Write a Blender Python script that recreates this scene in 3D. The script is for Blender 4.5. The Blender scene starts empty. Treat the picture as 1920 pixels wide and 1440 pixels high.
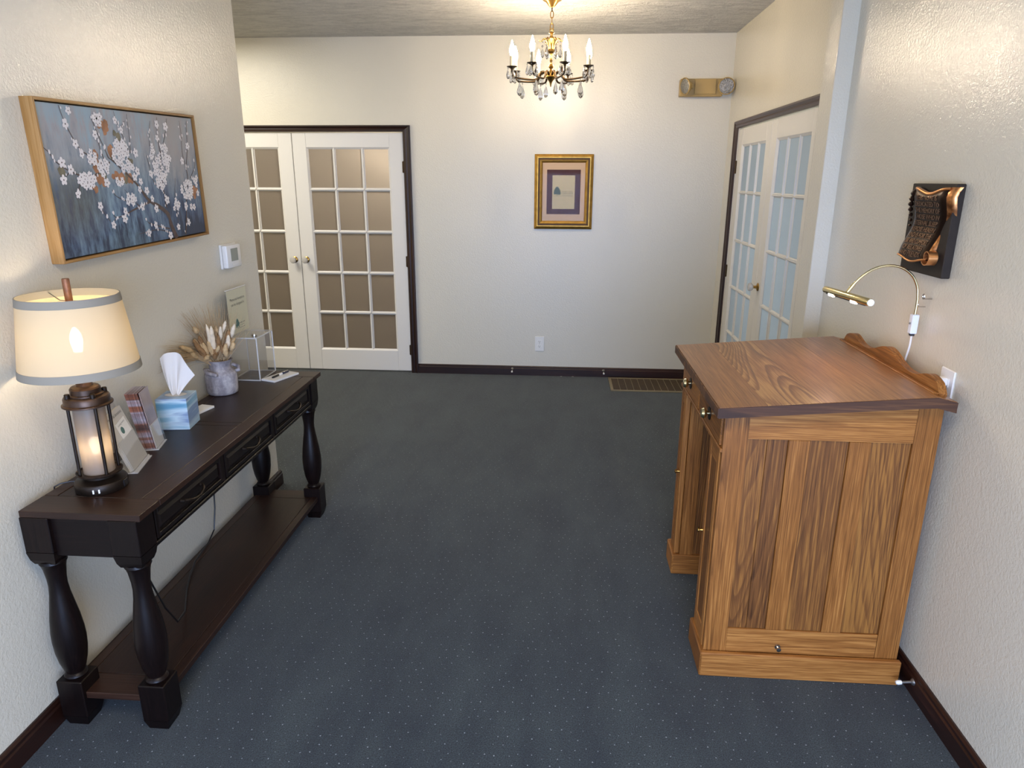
import bpy, bmesh, math, random
from mathutils import Matrix, Vector
random.seed(7)
PI = math.pi
C = bpy.context.scene.collection
SC = bpy.context.scene

# ------------------------------------------------------------------ camera, light, exposure
F_PX = 1293.79
PITCH, YAW, ROLL, CAM_H = 0.28895, 0.07025, 0.003783, 1.66977
cam = bpy.data.cameras.new('camera')
cam.sensor_fit = 'HORIZONTAL'; cam.sensor_width = 36.0
cam.lens = F_PX / 1920 * 36.0
cam.clip_start = 0.05
cam_o = bpy.data.objects.new('camera', cam); C.objects.link(cam_o)
_f = Vector((-math.sin(YAW)*math.cos(PITCH), math.cos(YAW)*math.cos(PITCH), -math.sin(PITCH)))
_r = Vector((math.cos(YAW), math.sin(YAW), 0.0)); _u = _r.cross(_f)
_r2 = _r*math.cos(ROLL) + _u*math.sin(ROLL); _u2 = _u*math.cos(ROLL) - _r*math.sin(ROLL)
_m = Matrix((_r2, _u2, -_f)).transposed().to_4x4(); _m.translation = Vector((0, 0, CAM_H))
cam_o.matrix_world = _m
SC.camera = cam_o
SC.view_settings.view_transform = 'Standard'; SC.view_settings.look = 'None'
SC.view_settings.gamma = 1.0; SC.view_settings.use_curve_mapping = False
SC.view_settings.exposure = 0.2
SC.cycles.use_denoising = True
SC.cycles.sample_clamp_indirect = 4.0
SC.cycles.max_bounces = 10; SC.cycles.transparent_max_bounces = 16
SC.cycles.caustics_refractive = False; SC.cycles.caustics_reflective = False

def s2l(h):
    h = h.lstrip('#'); v = [int(h[i:i+2], 16)/255 for i in (0, 2, 4)]
    return tuple((c/12.92 if c <= .04045 else ((c+.055)/1.055)**2.4) for c in v)

W = bpy.data.worlds.new('daylight'); SC.world = W; W.use_nodes = True
_bg = W.node_tree.nodes['Background']; _bg.inputs[0].default_value = (.62, .78, 1.0, 1); _bg.inputs[1].default_value = 1.2

def area(name, loc, rot, sx, sy, power, col, spread=PI):
    l = bpy.data.lights.new(name, 'AREA'); l.shape = 'RECTANGLE'; l.size = sx; l.size_y = sy
    l.energy = power; l.color = col; l.spread = spread
    o = bpy.data.objects.new(name, l); C.objects.link(o); o.location = loc; o.rotation_euler = rot
    return o
def point(name, loc, power, col, r=.03):
    l = bpy.data.lights.new(name, 'POINT'); l.energy = power; l.color = col; l.shadow_soft_size = r
    o = bpy.data.objects.new(name, l); C.objects.link(o); o.location = loc
    return o
DAY = area('entrance_daylight', (0.0, -1.32, 1.0), (PI/2-.30, 0, 0), 2.2, 1.6, 150, (.44, .60, 1.0))
FOYER = area('foyer_fill_light', (0.0, 0.15, 2.715), (0, 0, 0), 1.1, 1.1, 40, (1.0, .82, .62))  # added warm overhead fill for the foreground, no fixture known here
LEFT = area('left_hall_fill_light', (-3.1, 4.7, 2.715), (0, 0, 0), 1.0, 1.0, 46, (1.0, .94, .82))  # added fill to brighten the far area, source invented
HALL = point('hall_lamp_behind_doors', (-1.22, 6.30, 2.20), 70, (1.0, .93, .82), .08)
HALL2 = point('hall_fill_far', (-2.7, 6.75, 2.5), 16, (1.0, .95, .88), .1)  # extra unseen light added to grade the door panes from top down
SIDE = area('side_room_daylight', (2.35, 4.6, 1.2), (PI/2, 0, PI/2), 1.6, 1.6, 30, (.92, .96, 1.0))

# ------------------------------------------------------------------ materials
class NT:
    def __init__(s, name):
        s.m = bpy.data.materials.new(name); s.m.use_nodes = True; s.t = s.m.node_tree
        s.b = s.t.nodes['Principled BSDF']; s.out = s.t.nodes['Material Output']
    def n(s, typ, **kw):
        nd = s.t.nodes.new(typ)
        for k, v in kw.items():
            if k.startswith('i_'):
                nd.inputs[int(k[2:]) if k[2:].isdigit() else k[2:].replace('_', ' ')].default_value = v
            else: setattr(nd, k, v)
        return nd
    def l(s, a, b): s.t.links.new(a, b)
    def math(s, op, a, b=None, c=None, clamp=False):
        nd = s.t.nodes.new('ShaderNodeMath'); nd.operation = op; nd.use_clamp = clamp
        for i, v in enumerate((a, b, c)):
            if v is None: continue
            if hasattr(v, 'links'): s.l(v, nd.inputs[i])
            else: nd.inputs[i].default_value = v
        return nd.outputs[0]
    def mix(s, f, a, b, blend='MIX'):
        nd = s.t.nodes.new('ShaderNodeMix'); nd.data_type = 'RGBA'; nd.blend_type = blend
        for i, v in ((0, f), (6, a), (7, b)):
            if hasattr(v, 'links'): s.l(v, nd.inputs[i])
            else: nd.inputs[i].default_value = v if i == 0 else ((*v, 1) if len(v) == 3 else v)
        return nd.outputs[2]
    def ramp(s, f, stops, interp='LINEAR'):
        nd = s.t.nodes.new('ShaderNodeValToRGB'); cr = nd.color_ramp; cr.interpolation = interp
        while len(cr.elements) < len(stops): cr.elements.new(.5)
        for e, (p, c) in zip(cr.elements, stops): e.position = p; e.color = (*c, 1) if len(c) == 3 else c
        s.l(f, nd.inputs[0]); return nd.outputs[0]
    def coords(s, scale=(1, 1, 1), kind='Object', offset_random=0.0):
        tc = s.n('ShaderNodeTexCoord'); mp = s.n('ShaderNodeMapping'); mp.inputs['Scale'].default_value = scale
        src = tc.outputs[kind]
        if offset_random:
            oi = s.n('ShaderNodeObjectInfo'); k = s.n('ShaderNodeVectorMath', operation='SCALE')
            k.inputs[0].default_value = (7.3, 3.1, 5.7); s.l(oi.outputs['Random'], k.inputs[3])
            ad = s.n('ShaderNodeVectorMath', operation='ADD'); s.l(src, ad.inputs[0]); s.l(k.outputs[0], ad.inputs[1]); src = ad.outputs[0]
        s.l(src, mp.inputs[0]); return mp.outputs[0]
    def noise(s, vec, scale=1, detail=4, rough=.5, dist=0):
        nd = s.n('ShaderNodeTexNoise'); nd.inputs['Scale'].default_value = scale; nd.inputs['Detail'].default_value = detail
        nd.inputs['Roughness'].default_value = rough; nd.inputs['Distortion'].default_value = dist
        if vec is not None: s.l(vec, nd.inputs['Vector'])
        return nd.outputs[0]
    def bump(s, h, strength=.3, dist=.01):
        nd = s.n('ShaderNodeBump'); nd.inputs['Strength'].default_value = strength; nd.inputs['Distance'].default_value = dist
        s.l(h, nd.inputs['Height']); s.l(nd.outputs[0], s.b.inputs['Normal']); return nd
    def set(s, **kw):
        for k, v in kw.items():
            i = s.b.inputs[k.replace('_', ' ')]
            if hasattr(v, 'links'): s.l(v, i)
            elif isinstance(v, tuple) and len(v) == 3: i.default_value = (*v, 1)
            else: i.default_value = v
        return s

def plain(name, col, rough=.5, metal=0.0, spec=.5, var=0.0, vs=40):
    q = NT(name); c = s2l(col) if isinstance(col, str) else col
    q.set(Roughness=rough, Metallic=metal, Specular_IOR_Level=spec)
    if var:
        n = q.noise(q.coords(), vs, 3)
        q.set(Base_Color=q.ramp(n, [(.3, tuple(x*(1-var) for x in c)), (.7, tuple(min(1, x*(1+var)) for x in c))]))
    else: q.set(Base_Color=c)
    return q.m

def wall_mat(name, col, rough=.14, bump=.5):
    q = NT(name); c = s2l(col); v = q.coords()
    n = q.noise(v, 115, 3, .6); big = q.noise(v, 1.3, 3)
    q.set(Base_Color=q.ramp(big, [(.3, tuple(x*.985 for x in c)), (.7, c)]), Roughness=rough, Specular_IOR_Level=.8)
    q.bump(n, bump, .0035); return q.m

def ceiling_mat():
    q = NT('ceiling_texture'); c = s2l('ebe8e0'); v = q.coords()
    wv = q.coords((1, 3.2, 1)); big = q.noise(wv, 5, 6, .65, 1.2); fine = q.noise(v, 60, 5, .7)
    h = q.math('ADD', q.math('MULTIPLY', big, 1.2), q.math('MULTIPLY', fine, .55))
    q.set(Base_Color=q.ramp(h, [(.68, tuple(x*.76 for x in c)), (1.02, c)]), Roughness=.75)  # relief shade painted in: hollows of the texture get a darker colour
    q.bump(h, 1.0, .05); return q.m

def carpet_mat():
    q = NT('carpet'); v = q.coords()
    sp = q.n('ShaderNodeSeparateXYZ'); q.l(v, sp.inputs[0]); x, y = sp.outputs[0], sp.outputs[1]
    S = .036
    row = q.math('FLOOR', q.math('DIVIDE', y, S))
    xs = q.math('ADD', q.math('DIVIDE', x, S), q.math('MULTIPLY', q.math('MODULO', row, 2.0), .5))
    col = q.math('FLOOR', xs)
    cb = q.n('ShaderNodeCombineXYZ'); q.l(col, cb.inputs[0]); q.l(row, cb.inputs[1])
    wn = q.n('ShaderNodeTexWhiteNoise', noise_dimensions='2D'); q.l(cb.outputs[0], wn.inputs['Vector'])
    ws = q.n('ShaderNodeSeparateColor'); q.l(wn.outputs['Color'], ws.inputs[0])
    fx = q.math('SUBTRACT', q.math('FRACT', xs), q.math('ADD', .3, q.math('MULTIPLY', ws.outputs[0], .4)))
    fy = q.math('SUBTRACT', q.math('FRACT', q.math('DIVIDE', y, S)), q.math('ADD', .3, q.math('MULTIPLY', ws.outputs[1], .4)))
    d = q.math('SQRT', q.math('ADD', q.math('MULTIPLY', fx, fx), q.math('MULTIPLY', fy, fy)))
    dot = q.math('MULTIPLY', q.math('LESS_THAN', d, q.math('ADD', .03, q.math('MULTIPLY', ws.outputs[2], .03))), q.math('ADD', .25, q.math('MULTIPLY', ws.outputs[2], .75)))
    fine = q.noise(v, 260, 3, .7); mid = q.noise(q.coords((5, 1.6, 1)), 1.1, 5, .65, .5); blotch = q.noise(v, 2.6, 5, .65)
    base = q.ramp(fine, [(.34, s2l('080d10')), (.66, s2l('3e494f'))])
    pile = q.math('ADD', q.math('MULTIPLY', mid, .6), q.math('MULTIPLY', blotch, .4))
    base = q.mix(1.0, base, q.ramp(pile, [(.38, (.62, .65, .72)), (.62, (1.3, 1.28, 1.2))]), 'MULTIPLY')
    colr = q.mix(dot, base, s2l('99a0a4'))
    q.set(Base_Color=colr, Roughness=.95, Specular_IOR_Level=.15, Sheen_Weight=.25, Sheen_Roughness=.5)
    q.bump(fine, .6, .004); return q.m

def wood(name, axis, dark, mid, light, rough=.45, ring=26, fiber=.55, contrast=1.0, bump=.15, coat=0.0, along=.42, across=3.4, dist=.35, spec=.5):
    """axis = grain direction 0/1/2 in object space; cathedral rings are contour lines of a stretched noise"""
    q = NT(name)
    sc = [across]*3; sc[axis] = along
    v = q.coords(tuple(sc), offset_random=1)
    n = q.noise(v, 1.0, 2, .4, dist)
    sw = q.math('FRACT', q.math('MULTIPLY', n, ring*.5))          # growth rings: slow rise, sharp fall
    sn = q.math('SUBTRACT', 1.0, q.math('MULTIPLY', q.math('POWER', sw, 2.2), q.math('SUBTRACT', 1.0, q.math('POWER', sw, 14.0))))
    sf = [210, 210, 210]; sf[axis] = 6
    fb = q.noise(q.coords(tuple(sf), offset_random=1), 1.0, 3, .62)
    sb = [2.2, 2.2, 2.2]; sb[axis] = .7
    big = q.noise(q.coords(tuple(sb), offset_random=1), 1.0, 2)
    g = q.math('ADD', q.math('MULTIPLY', sn, .45*contrast), q.math('MULTIPLY', fb, fiber))
    g = q.math('ADD', g, q.math('MULTIPLY', big, .5))
    oi = q.n('ShaderNodeObjectInfo')
    g = q.math('ADD', g, q.math('MULTIPLY', q.math('SUBTRACT', oi.outputs['Random'], .5), .16))
    md = .25+.5*fiber+.72*.45*contrast
    colr = q.ramp(g, [(max(0, md-.30), s2l(dark)), (md, s2l(mid)), (md+.26, s2l(light))])
    q.set(Base_Color=colr, Roughness=rough, Specular_IOR_Level=spec, Coat_Weight=coat, Coat_Roughness=.25)
    q.bump(q.math('ADD', fb, q.math('MULTIPLY', sn, .4)), bump, .0015); return q.m

def translucent(name, col, mixf=.6, rough=.35, tint=None, clear=0.0, bumpy=0.0):
    q = NT(name); c = s2l(col)
    q.set(Base_Color=c, Roughness=rough)
    tr = q.n('ShaderNodeBsdfTranslucent'); tr.inputs[0].default_value = (*(s2l(tint) if tint else c), 1)
    mx = q.n('ShaderNodeMixShader'); mx.inputs[0].default_value = mixf
    q.l(q.b.outputs[0], mx.inputs[1]); q.l(tr.outputs[0], mx.inputs[2]); last = mx.outputs[0]
    if clear:
        tp = q.n('ShaderNodeBsdfTransparent'); m2 = q.n('ShaderNodeMixShader'); m2.inputs[0].default_value = clear
        q.l(last, m2.inputs[1]); q.l(tp.outputs[0], m2.inputs[2]); last = m2.outputs[0]
    if bumpy:
        n = q.noise(q.coords(), 260, 2); bp = q.bump(n, bumpy, .002); q.l(bp.outputs[0], tr.inputs['Normal'])
    q.l(last, q.out.inputs[0]); return q.m

def acrylic(name, col=(1, 1, 1), edge=.12, f0=.04):
    """thin clear sheet: transparent with fresnel gloss and lighter edges"""
    q = NT(name)
    tp = q.n('ShaderNodeBsdfTransparent'); tp.inputs[0].default_value = (*(.97*c for c in col), 1)
    gl = q.n('ShaderNodeBsdfGlossy'); gl.inputs['Roughness'].default_value = .03
    df = q.n('ShaderNodeBsdfDiffuse'); df.inputs[0].default_value = (.85, .85, .83, 1)
    lwn = q.n('ShaderNodeLayerWeight'); lwn.inputs[0].default_value = .5
    lw = q.math('MULTIPLY_ADD', q.math('POWER', lwn.outputs['Facing'], 5.0), .9, f0)
    m0 = q.n('ShaderNodeMixShader'); m0.inputs[0].default_value = edge
    q.l(tp.outputs[0], m0.inputs[1]); q.l(df.outputs[0], m0.inputs[2])
    m1 = q.n('ShaderNodeMixShader'); q.l(lw, m1.inputs[0]); q.l(m0.outputs[0], m1.inputs[1]); q.l(gl.outputs[0], m1.inputs[2])
    q.l(m1.outputs[0], q.out.inputs[0]); return q.m

def glow(name, col, strength):
    q = NT(name); q.set(Base_Color=(0, 0, 0), Emission_Color=col, Emission_Strength=strength); return q.m

def canvas_mat():
    q = NT('printed_canvas'); v = q.coords()
    sp = q.n('ShaderNodeSeparateXYZ'); q.l(v, sp.inputs[0])
    U = q.math('DIVIDE', q.math('ADD', sp.outputs[1], .445), .89); Vv = q.math('DIVIDE', q.math('ADD', sp.outputs[2], .228), .456)
    st = q.noise(q.coords((1, 30, 7)), 1.0, 6, .7); bl = q.noise(q.coords((1, 5, 6)), 1.0, 4, .6)
    g = q.math('ADD', Vv, q.math('MULTIPLY', q.math('SUBTRACT', bl, .5), .8))
    g = q.math('ADD', g, q.math('MULTIPLY', q.math('SUBTRACT', st, .5), 1.25))
    base = q.ramp(g, [(0.0, s2l('323d50')), (.2, s2l('4b5b74')), (.42, s2l('6c7c8a')), (.58, s2l('8d9397')), (.8, s2l('a09c9b')), (1.0, s2l('97a3a8'))])
    tp = q.math('MULTIPLY', q.math('SUBTRACT', 1.0, q.math('ABSOLUTE', q.math('DIVIDE', q.math('SUBTRACT', U, .80), .24)), clamp=True), q.math('SUBTRACT', Vv, .3, clamp=True))
    base = q.mix(q.math('MULTIPLY', tp, 1.6, clamp=True), base, s2l('a19a94'))
    du = q.math('DIVIDE', q.math('SUBTRACT', U, .13), .2); dv = q.math('DIVIDE', q.math('SUBTRACT', Vv, .36), .3)
    r = q.math('ADD', q.math('MULTIPLY', du, du), q.math('MULTIPLY', dv, dv))
    br = q.math('MULTIPLY', q.math('SUBTRACT', 1.0, r, clamp=True), q.ramp(st, [(.33, (0, 0, 0)), (.5, (1, 1, 1))]))
    base = q.mix(q.math('MULTIPLY', br, 1.0), base, s2l('4f4a42'))
    tl = q.math('MULTIPLY', q.math('SUBTRACT', .5, q.math('ABSOLUTE', q.math('SUBTRACT', U, .35)), clamp=True), q.math('SUBTRACT', st, .42, clamp=True))
    base = q.mix(q.math('MULTIPLY', tl, 5.0, clamp=True), base, s2l('8fb0bd'))
    q.set(Base_Color=base, Roughness=.6); q.bump(q.noise(q.coords(), 700, 2), .25, .001); return q.m

def tissue_box_mat():
    q = NT('printed_card_waves'); v = q.coords((2.0, 2.0, 15)); n = q.noise(v, 1.0, 4, .5, .4)
    q.set(Base_Color=q.ramp(n, [(.33, s2l('5f93b0')), (.42, s2l('86aec4')), (.48, s2l('b4ccd8')), (.53, s2l('7a90b0')), (.59, s2l('8aa9c2')), (.64, s2l('cfdde4')), (.72, s2l('82b4c6'))]), Roughness=.4); return q.m

def bronze_mat():
    q = NT('antique_bronze'); g = q.n('ShaderNodeNewGeometry')
    n = q.noise(q.coords(), 55, 4)
    f = q.math('ADD', q.math('MULTIPLY', q.math('SUBTRACT', g.outputs['Pointiness'], .5), 6.0), n, clamp=True)
    q.set(Base_Color=q.ramp(f, [(.3, s2l('5a3b28')), (.5, s2l('a56c42')), (.7, s2l('d99a62'))]), Metallic=.9, Roughness=.33); return q.m

M = {}
M['wall'] = wall_mat('wall_paint', 'd8d1be')
M['wallb'] = wall_mat('wall_paint_back', 'd7d1c0', .34, .4)
M['ceil'] = ceiling_mat()
M['carpet'] = carpet_mat()
M['door'] = plain('white_door_paint', 'dedbd5', .4)
M['trimw'] = wood('dark_trim_wood', 0, '120806', '26120b', '40231a', .35, 10, .6, .4, .08)
M['trimz'] = wood('dark_trim_wood_upright', 2, '120806', '26120b', '40231a', .35, 10, .6, .4, .08)
M['trimy'] = wood('dark_trim_wood_side', 1, '120806', '26120b', '40231a', .35, 10, .6, .4, .08)
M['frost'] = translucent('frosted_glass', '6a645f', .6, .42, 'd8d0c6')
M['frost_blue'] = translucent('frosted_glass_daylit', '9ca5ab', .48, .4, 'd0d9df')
M['brass'] = plain('brass', 'b08a4a', .28, 1.0)
M['brass_bright'] = plain('polished_brass', 'ddcfa0', .2, 1.0)
M['brass_dark'] = plain('aged_brass', '4a3822', .4, .9, var=.3)
M['chrome'] = plain('chrome', 'c8c8c6', .15, 1.0)
M['steel'] = plain('grey_steel', '8d8a86', .35, .9)
M['white_plastic'] = plain('white_plastic', 'e9e8e4', .35)
M['blue_white'] = plain('pale_plastic', 'dfe6ee', .35)
M['grey_screen'] = plain('lcd_screen', '8f948a', .2)
M['black'] = plain('black_plastic', '16161a', .4)
ESP_LIT = ('130a06', '291810', '3d281d')  # lighter copy of the wood, warm reflected light put into the colour
M['espresso'] = wood('espresso_long_lit', 1, *ESP_LIT, .40, 8, .7, .35, .1, spec=.35)
M['espresso_z'] = wood('espresso_upright_shaded', 2, '070404', '0f0807', '1b100d', .36, 8, .7, .35, .08, spec=.22)  # same wood with shade put into the colour, for upright faces
M['espresso_x'] = wood('espresso_cross_lit', 0, *ESP_LIT, .40, 8, .7, .35, .1, spec=.35)
M['espresso_side'] = wood('espresso_face_shaded', 0, '070404', '0f0807', '1b100d', .42, 8, .7, .35, .08, spec=.2)
M['espresso_front'] = wood('espresso_front_shaded', 1, '070404', '0f0807', '1b100d', .42, 8, .7, .35, .08, spec=.3)
OAK = ('533113', '8f5c2b', 'b88144')
OKW = dict(spec=.3, rough=.42, ring=90, contrast=.38, fiber=.8, along=.16, across=9, dist=.12)
M['oak_z'] = wood('oak_upright', 2, *OAK, **OKW)
M['oak_x'] = wood('oak_cross', 0, *OAK, **OKW)
M['oak_y'] = wood('oak_long', 1, *OAK, **OKW)
M['oak_panel'] = wood('oak_panel_board', 2, '412610', '704722', '986730', spec=.3, rough=.48, ring=110, contrast=.5, fiber=.8, along=.30, across=3.2, dist=.2)
M['oak_top'] = wood('oak_worn_top', 1, '573820', '8e5f37', 'b1804c', rough=.33, ring=40, contrast=.25, fiber=.75, coat=.25, along=.12, across=7.0, dist=.1)
M['oak_top_figured'] = wood('oak_figured_top_board', 1, '573820', '8e5f37', 'bb8f58', rough=.33, ring=170, contrast=.85, fiber=.6, coat=.25, along=.55, across=3.2, dist=.3)
M['oak_edge'] = wood('oak_dark_edge', 0, '331d10', '4a2d1a', '694526', rough=.7, ring=30)
M['frame_oak'] = wood('picture_frame_oak', 2, '7d5526', '9a7038', 'ae8550', rough=.5, ring=8)
M['frame_oak_y'] = wood('picture_frame_oak_long', 1, '7d5526', '9a7038', 'ae8550', rough=.5, ring=8)
M['canvas'] = canvas_mat()
M['petal'] = plain('white_petal_paint', 'e6dfda', .6)
M['branch'] = plain('branch_paint', '55453f', .6, var=.25, vs=60)
M['leaf_orange'] = plain('rust_leaf_paint', 'a2714f', .6, var=.3, vs=30)
M['leaf_olive'] = plain('olive_leaf_paint', '77705a', .6, var=.3, vs=30)
M['stamen'] = plain('stamen_paint', '5a4a44', .6)
M['gold'] = plain('gilt_frame', 'a9813a', .38, .75, var=.2, vs=30)
M['gold_dark'] = plain('gilt_dark_groove', '4a3016', .45, .5)  # dark brown colour of the groove in the gilt frame
M['mat_tan'] = plain('tan_mat_board', 'd9b896', .7)
M['mat_maroon'] = plain('maroon_mat_board', '4a1e1c', .7)
M['paper_tan'] = plain('parchment_paper', 'cdbd92', .7, var=.05)
M['ink'] = plain('dark_ink', '33322e', .7)
M['ink_green'] = plain('green_ink', '4c5d52', .7, var=.3, vs=300)
M['ink_teal'] = plain('teal_ink', '4e716c', .7, var=.3, vs=200)
M['paper'] = plain('white_paper', 'eceae4', .7)
M['paper_grey'] = plain('grey_paper', 'c9c5bd', .7)
M['tissue'] = translucent('tissue_paper', 'f1eeea', .25, .8)
M['tbox'] = tissue_box_mat()
M['bronze'] = bronze_mat()
M['bronze_dark'] = plain('dark_bronze', '33251d', .35, .85)
M['board'] = plain('dark_plaque_board', '2a231e', .6, var=.12, spec=.3)
M['copperbrown'] = plain('rubbed_bronze', '4a3a30', .4, .8, var=.35, vs=26)
M['finial'] = plain('copper_finial', '8d6248', .5, .6, var=.35, vs=40)
M['iron'] = plain('black_iron', '2a211a', .42, .7, var=.25)
M['shade'] = translucent('lamp_shade_fabric', 'cbb896', .13, .9, 'cdb893', clear=.007)
M['shade_in'] = translucent('lamp_shade_lining', 'efe9db', .3, .9, 'f3e6cc', clear=.010)
M['band'] = plain('grey_band_fabric', '8b867a', .85)
M['frost_tube'] = translucent('smoky_glass_tube', '8f877f', .42, .3, 'cdbda6', clear=.11)
M['vase'] = None
M['acryl'] = acrylic('clear_acrylic', edge=.012)
M['acryl_edge'] = acrylic('clear_acrylic_edge', edge=.6)
M['beige_metal'] = plain('tan_enamel', 'ae9158', .4)
M['vent'] = plain('vent_enamel', '85775a', .45, .1)
M['vent_dark'] = plain('vent_slot_brown', '5a4a35', .5)
q_ = NT('lamp_reflector'); q_.set(Base_Color=s2l('a3a19d'), Metallic=.9, Roughness=.3); q_.bump(q_.noise(q_.coords(), 95, 2, .5), 1.0, .012); M['lens'] = q_.m
M['copper_paper'] = None
M['navy'] = plain('navy_plastic', '1d2546', .3)
M['rubber_white'] = plain('white_rubber', 'e8e6e0', .5)
def vase_mat():
    q = NT('weathered_ceramic'); n = q.noise(q.coords((1, 1, .35)), 26, 5, .6); n2 = q.noise(q.coords(), 90, 3)
    q.set(Base_Color=q.ramp(q.math('ADD', q.math('MULTIPLY', n, .75), q.math('MULTIPLY', n2, .25)), [(.32, s2l('6f6a6d')), (.5, s2l('918c90')), (.66, s2l('b9b4b4'))]), Roughness=.8)
    q.bump(n2, .4, .003); return q.m
M['vase'] = vase_mat()
def copper_paper():
    q = NT('brochure_print'); v = q.coords((1, 1, 18)); n = q.noise(v, 1.0, 3)
    q.set(Base_Color=q.ramp(n, [(.36, s2l('4a2c24')), (.46, s2l('915a43')), (.53, s2l('a9a3ae')), (.6, s2l('744636')), (.7, s2l('b98468'))]), Roughness=.35)
    oi = q.n('ShaderNodeObjectInfo'); k = q.math('MULTIPLY_ADD', oi.outputs['Random'], .75, .5); cb = q.n('ShaderNodeCombineXYZ')
    for i in range(3): q.l(k, cb.inputs[i])
    src = q.b.inputs['Base Color'].links[0].from_socket; q.set(Base_Color=q.mix(1.0, src, cb.outputs[0], 'MULTIPLY')); return q.m
M['copper_paper'] = copper_paper()
M['brochure_grey'] = plain('brochure_cover', '9c8a86', .3, var=.2, vs=12)
M['plume'] = plain('dried_plume', 'c9ab7e', .9, var=.22, vs=60)
M['plume_pale'] = plain('pale_plume', 'e3d3b8', .9, var=.12, vs=60)
M['plume_brown'] = plain('brown_plume', '93704a', .9, var=.25, vs=60)
M['straw'] = plain('dried_straw', 'b39a76', .9, var=.2)
def crystal_mat():
    q = NT('cut_crystal'); q.set(Base_Color=(1, 1, 1), Roughness=.02, Transmission_Weight=1.0, IOR=1.5); return q.m
M['crystal'] = crystal_mat()
q_ = NT('glass_knob'); q_.set(Base_Color=(.86, .84, .8), Roughness=.08, Transmission_Weight=.45, IOR=1.5); M['knob_glass'] = q_.m
M['bulb'] = glow('bulb_glow', (1.0, .82, .60), 235)
M['lampbulb'] = glow('lamp_bulb_glow', (1.0, .82, .60), 105)
M['lampbulb_lo'] = glow('night_bulb_glow', (1.0, .82, .60), 34)
M['picbulb'] = glow('white_tube_glow', (1.0, .60, .42), 110)
M['sleeve'] = plain('candle_sleeve', 'b9ad92', .6)
M['glass'] = acrylic('picture_glass', edge=0.0, f0=.003)

# ------------------------------------------------------------------ geometry helpers
class MB:
    def __init__(s, origin=(0, 0, 0)): s.b = bmesh.new(); s.o = Vector(origin)
    def _xf(s, vs, m=None):
        for v in vs:
            if m is not None: v.co = m @ v.co
            v.co -= s.o
    def box(s, x0, x1, y0, y1, z0, z1, bev=0, m=None, seg=1):
        r = bmesh.ops.create_cube(s.b, size=1.0); vs = r['verts']
        for v in vs: v.co = Vector((x0+(v.co.x+.5)*(x1-x0), y0+(v.co.y+.5)*(y1-y0), z0+(v.co.z+.5)*(z1-z0)))
        if bev:
            es = list({e for v in vs for e in v.link_edges})
            rr = bmesh.ops.bevel(s.b, geom=es, offset=bev, segments=seg, affect='EDGES', profile=.5)
            vs = list({v for f in rr['faces'] for v in f.verts} | {v for v in vs if v.is_valid})
        s._xf(vs, m); return s
    def lathe(s, prof, c=(0, 0, 0), seg=24, m=None, cap=True):
        rings = []
        for r, z in prof:
            rings.append([s.b.verts.new((c[0]+r*math.cos(2*PI*i/seg), c[1]+r*math.sin(2*PI*i/seg), c[2]+z)) for i in range(seg)])
        for a, b in zip(rings, rings[1:]):
            for i in range(seg):
                try: s.b.faces.new((a[i], a[(i+1) % seg], b[(i+1) % seg], b[i]))
                except ValueError: pass
        if cap:
            if prof[0][0] > 1e-6: s.b.faces.new(list(reversed(rings[0])))
            if prof[-1][0] > 1e-6: s.b.faces.new(rings[-1])
        s._xf([v for r in rings for v in r], m); return s
    def tube(s, pts, rad, seg=8, m=None, closed=False):
        P = [Vector(p) for p in pts]; n = len(P); rings = []; nrm = None
        for i, p in enumerate(P):
            if closed: t = P[(i+1) % n] - P[i-1]
            else: t = P[min(i+1, n-1)] - P[max(i-1, 0)]
            t.normalize()
            if nrm is None:
                nrm = t.orthogonal().normalized()
            nrm = (nrm - t*nrm.dot(t)).normalized(); bi = t.cross(nrm)
            r = rad[i] if isinstance(rad, (list, tuple)) else rad
            rings.append([s.b.verts.new(p + nrm*(r*math.cos(2*PI*k/seg)) + bi*(r*math.sin(2*PI*k/seg))) for k in range(seg)])
        prs = list(zip(rings, rings[1:])) + ([(rings[-1], rings[0])] if closed else [])
        for a, b in prs:
            for k in range(seg): s.b.faces.new((a[k], a[(k+1) % seg], b[(k+1) % seg], b[k]))
        if not closed:
            s.b.faces.new(list(reversed(rings[0]))); s.b.faces.new(rings[-1])
        s._xf([v for r in rings for v in r], m); return s
    def prism(s, poly, axis, a, b, m=None):
        """poly of 2D points extruded from a to b along axis (0:x -> (y,z), 1:y -> (x,z), 2:z -> (x,y))"""
        def mk(p, t): return {0: (t, p[0], p[1]), 1: (p[0], t, p[1]), 2: (p[0], p[1], t)}[axis]
        A = [s.b.verts.new(mk(p, a)) for p in poly]; B = [s.b.verts.new(mk(p, b)) for p in poly]; n = len(poly)
        s.b.faces.new(A); s.b.faces.new(list(reversed(B)))
        for i in range(n): s.b.faces.new((A[i], B[i], B[(i+1) % n], A[(i+1) % n]))
        s._xf(A+B, m); return s
    def poly(s, pts, m=None):
        vs = [s.b.verts.new(p) for p in pts]; s.b.faces.new(vs); s._xf(vs, m); return s
    def grid(s, fn, nu, nv, m=None, closed_u=False):
        V = [[s.b.verts.new(fn(i/(nu if closed_u else nu-1), j/(nv-1))) for j in range(nv)] for i in range(nu)]
        for i in range(nu if closed_u else nu-1):
            for j in range(nv-1):
                a, b = V[i], V[(i+1) % nu]; s.b.faces.new((a[j], b[j], b[j+1], a[j+1]))
        s._xf([v for r in V for v in r], m); return s
    def mesh(s, name, mat, smooth=35):
        bmesh.ops.recalc_face_normals(s.b, faces=s.b.faces)
        me = bpy.data.meshes.new(name); s.b.to_mesh(me); s.b.free()
        if mat is not None: me.materials.append(mat)
        if smooth:
            for p in me.polygons: p.use_smooth = True
            me.set_sharp_from_angle(angle=math.radians(smooth))
        return me

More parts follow.
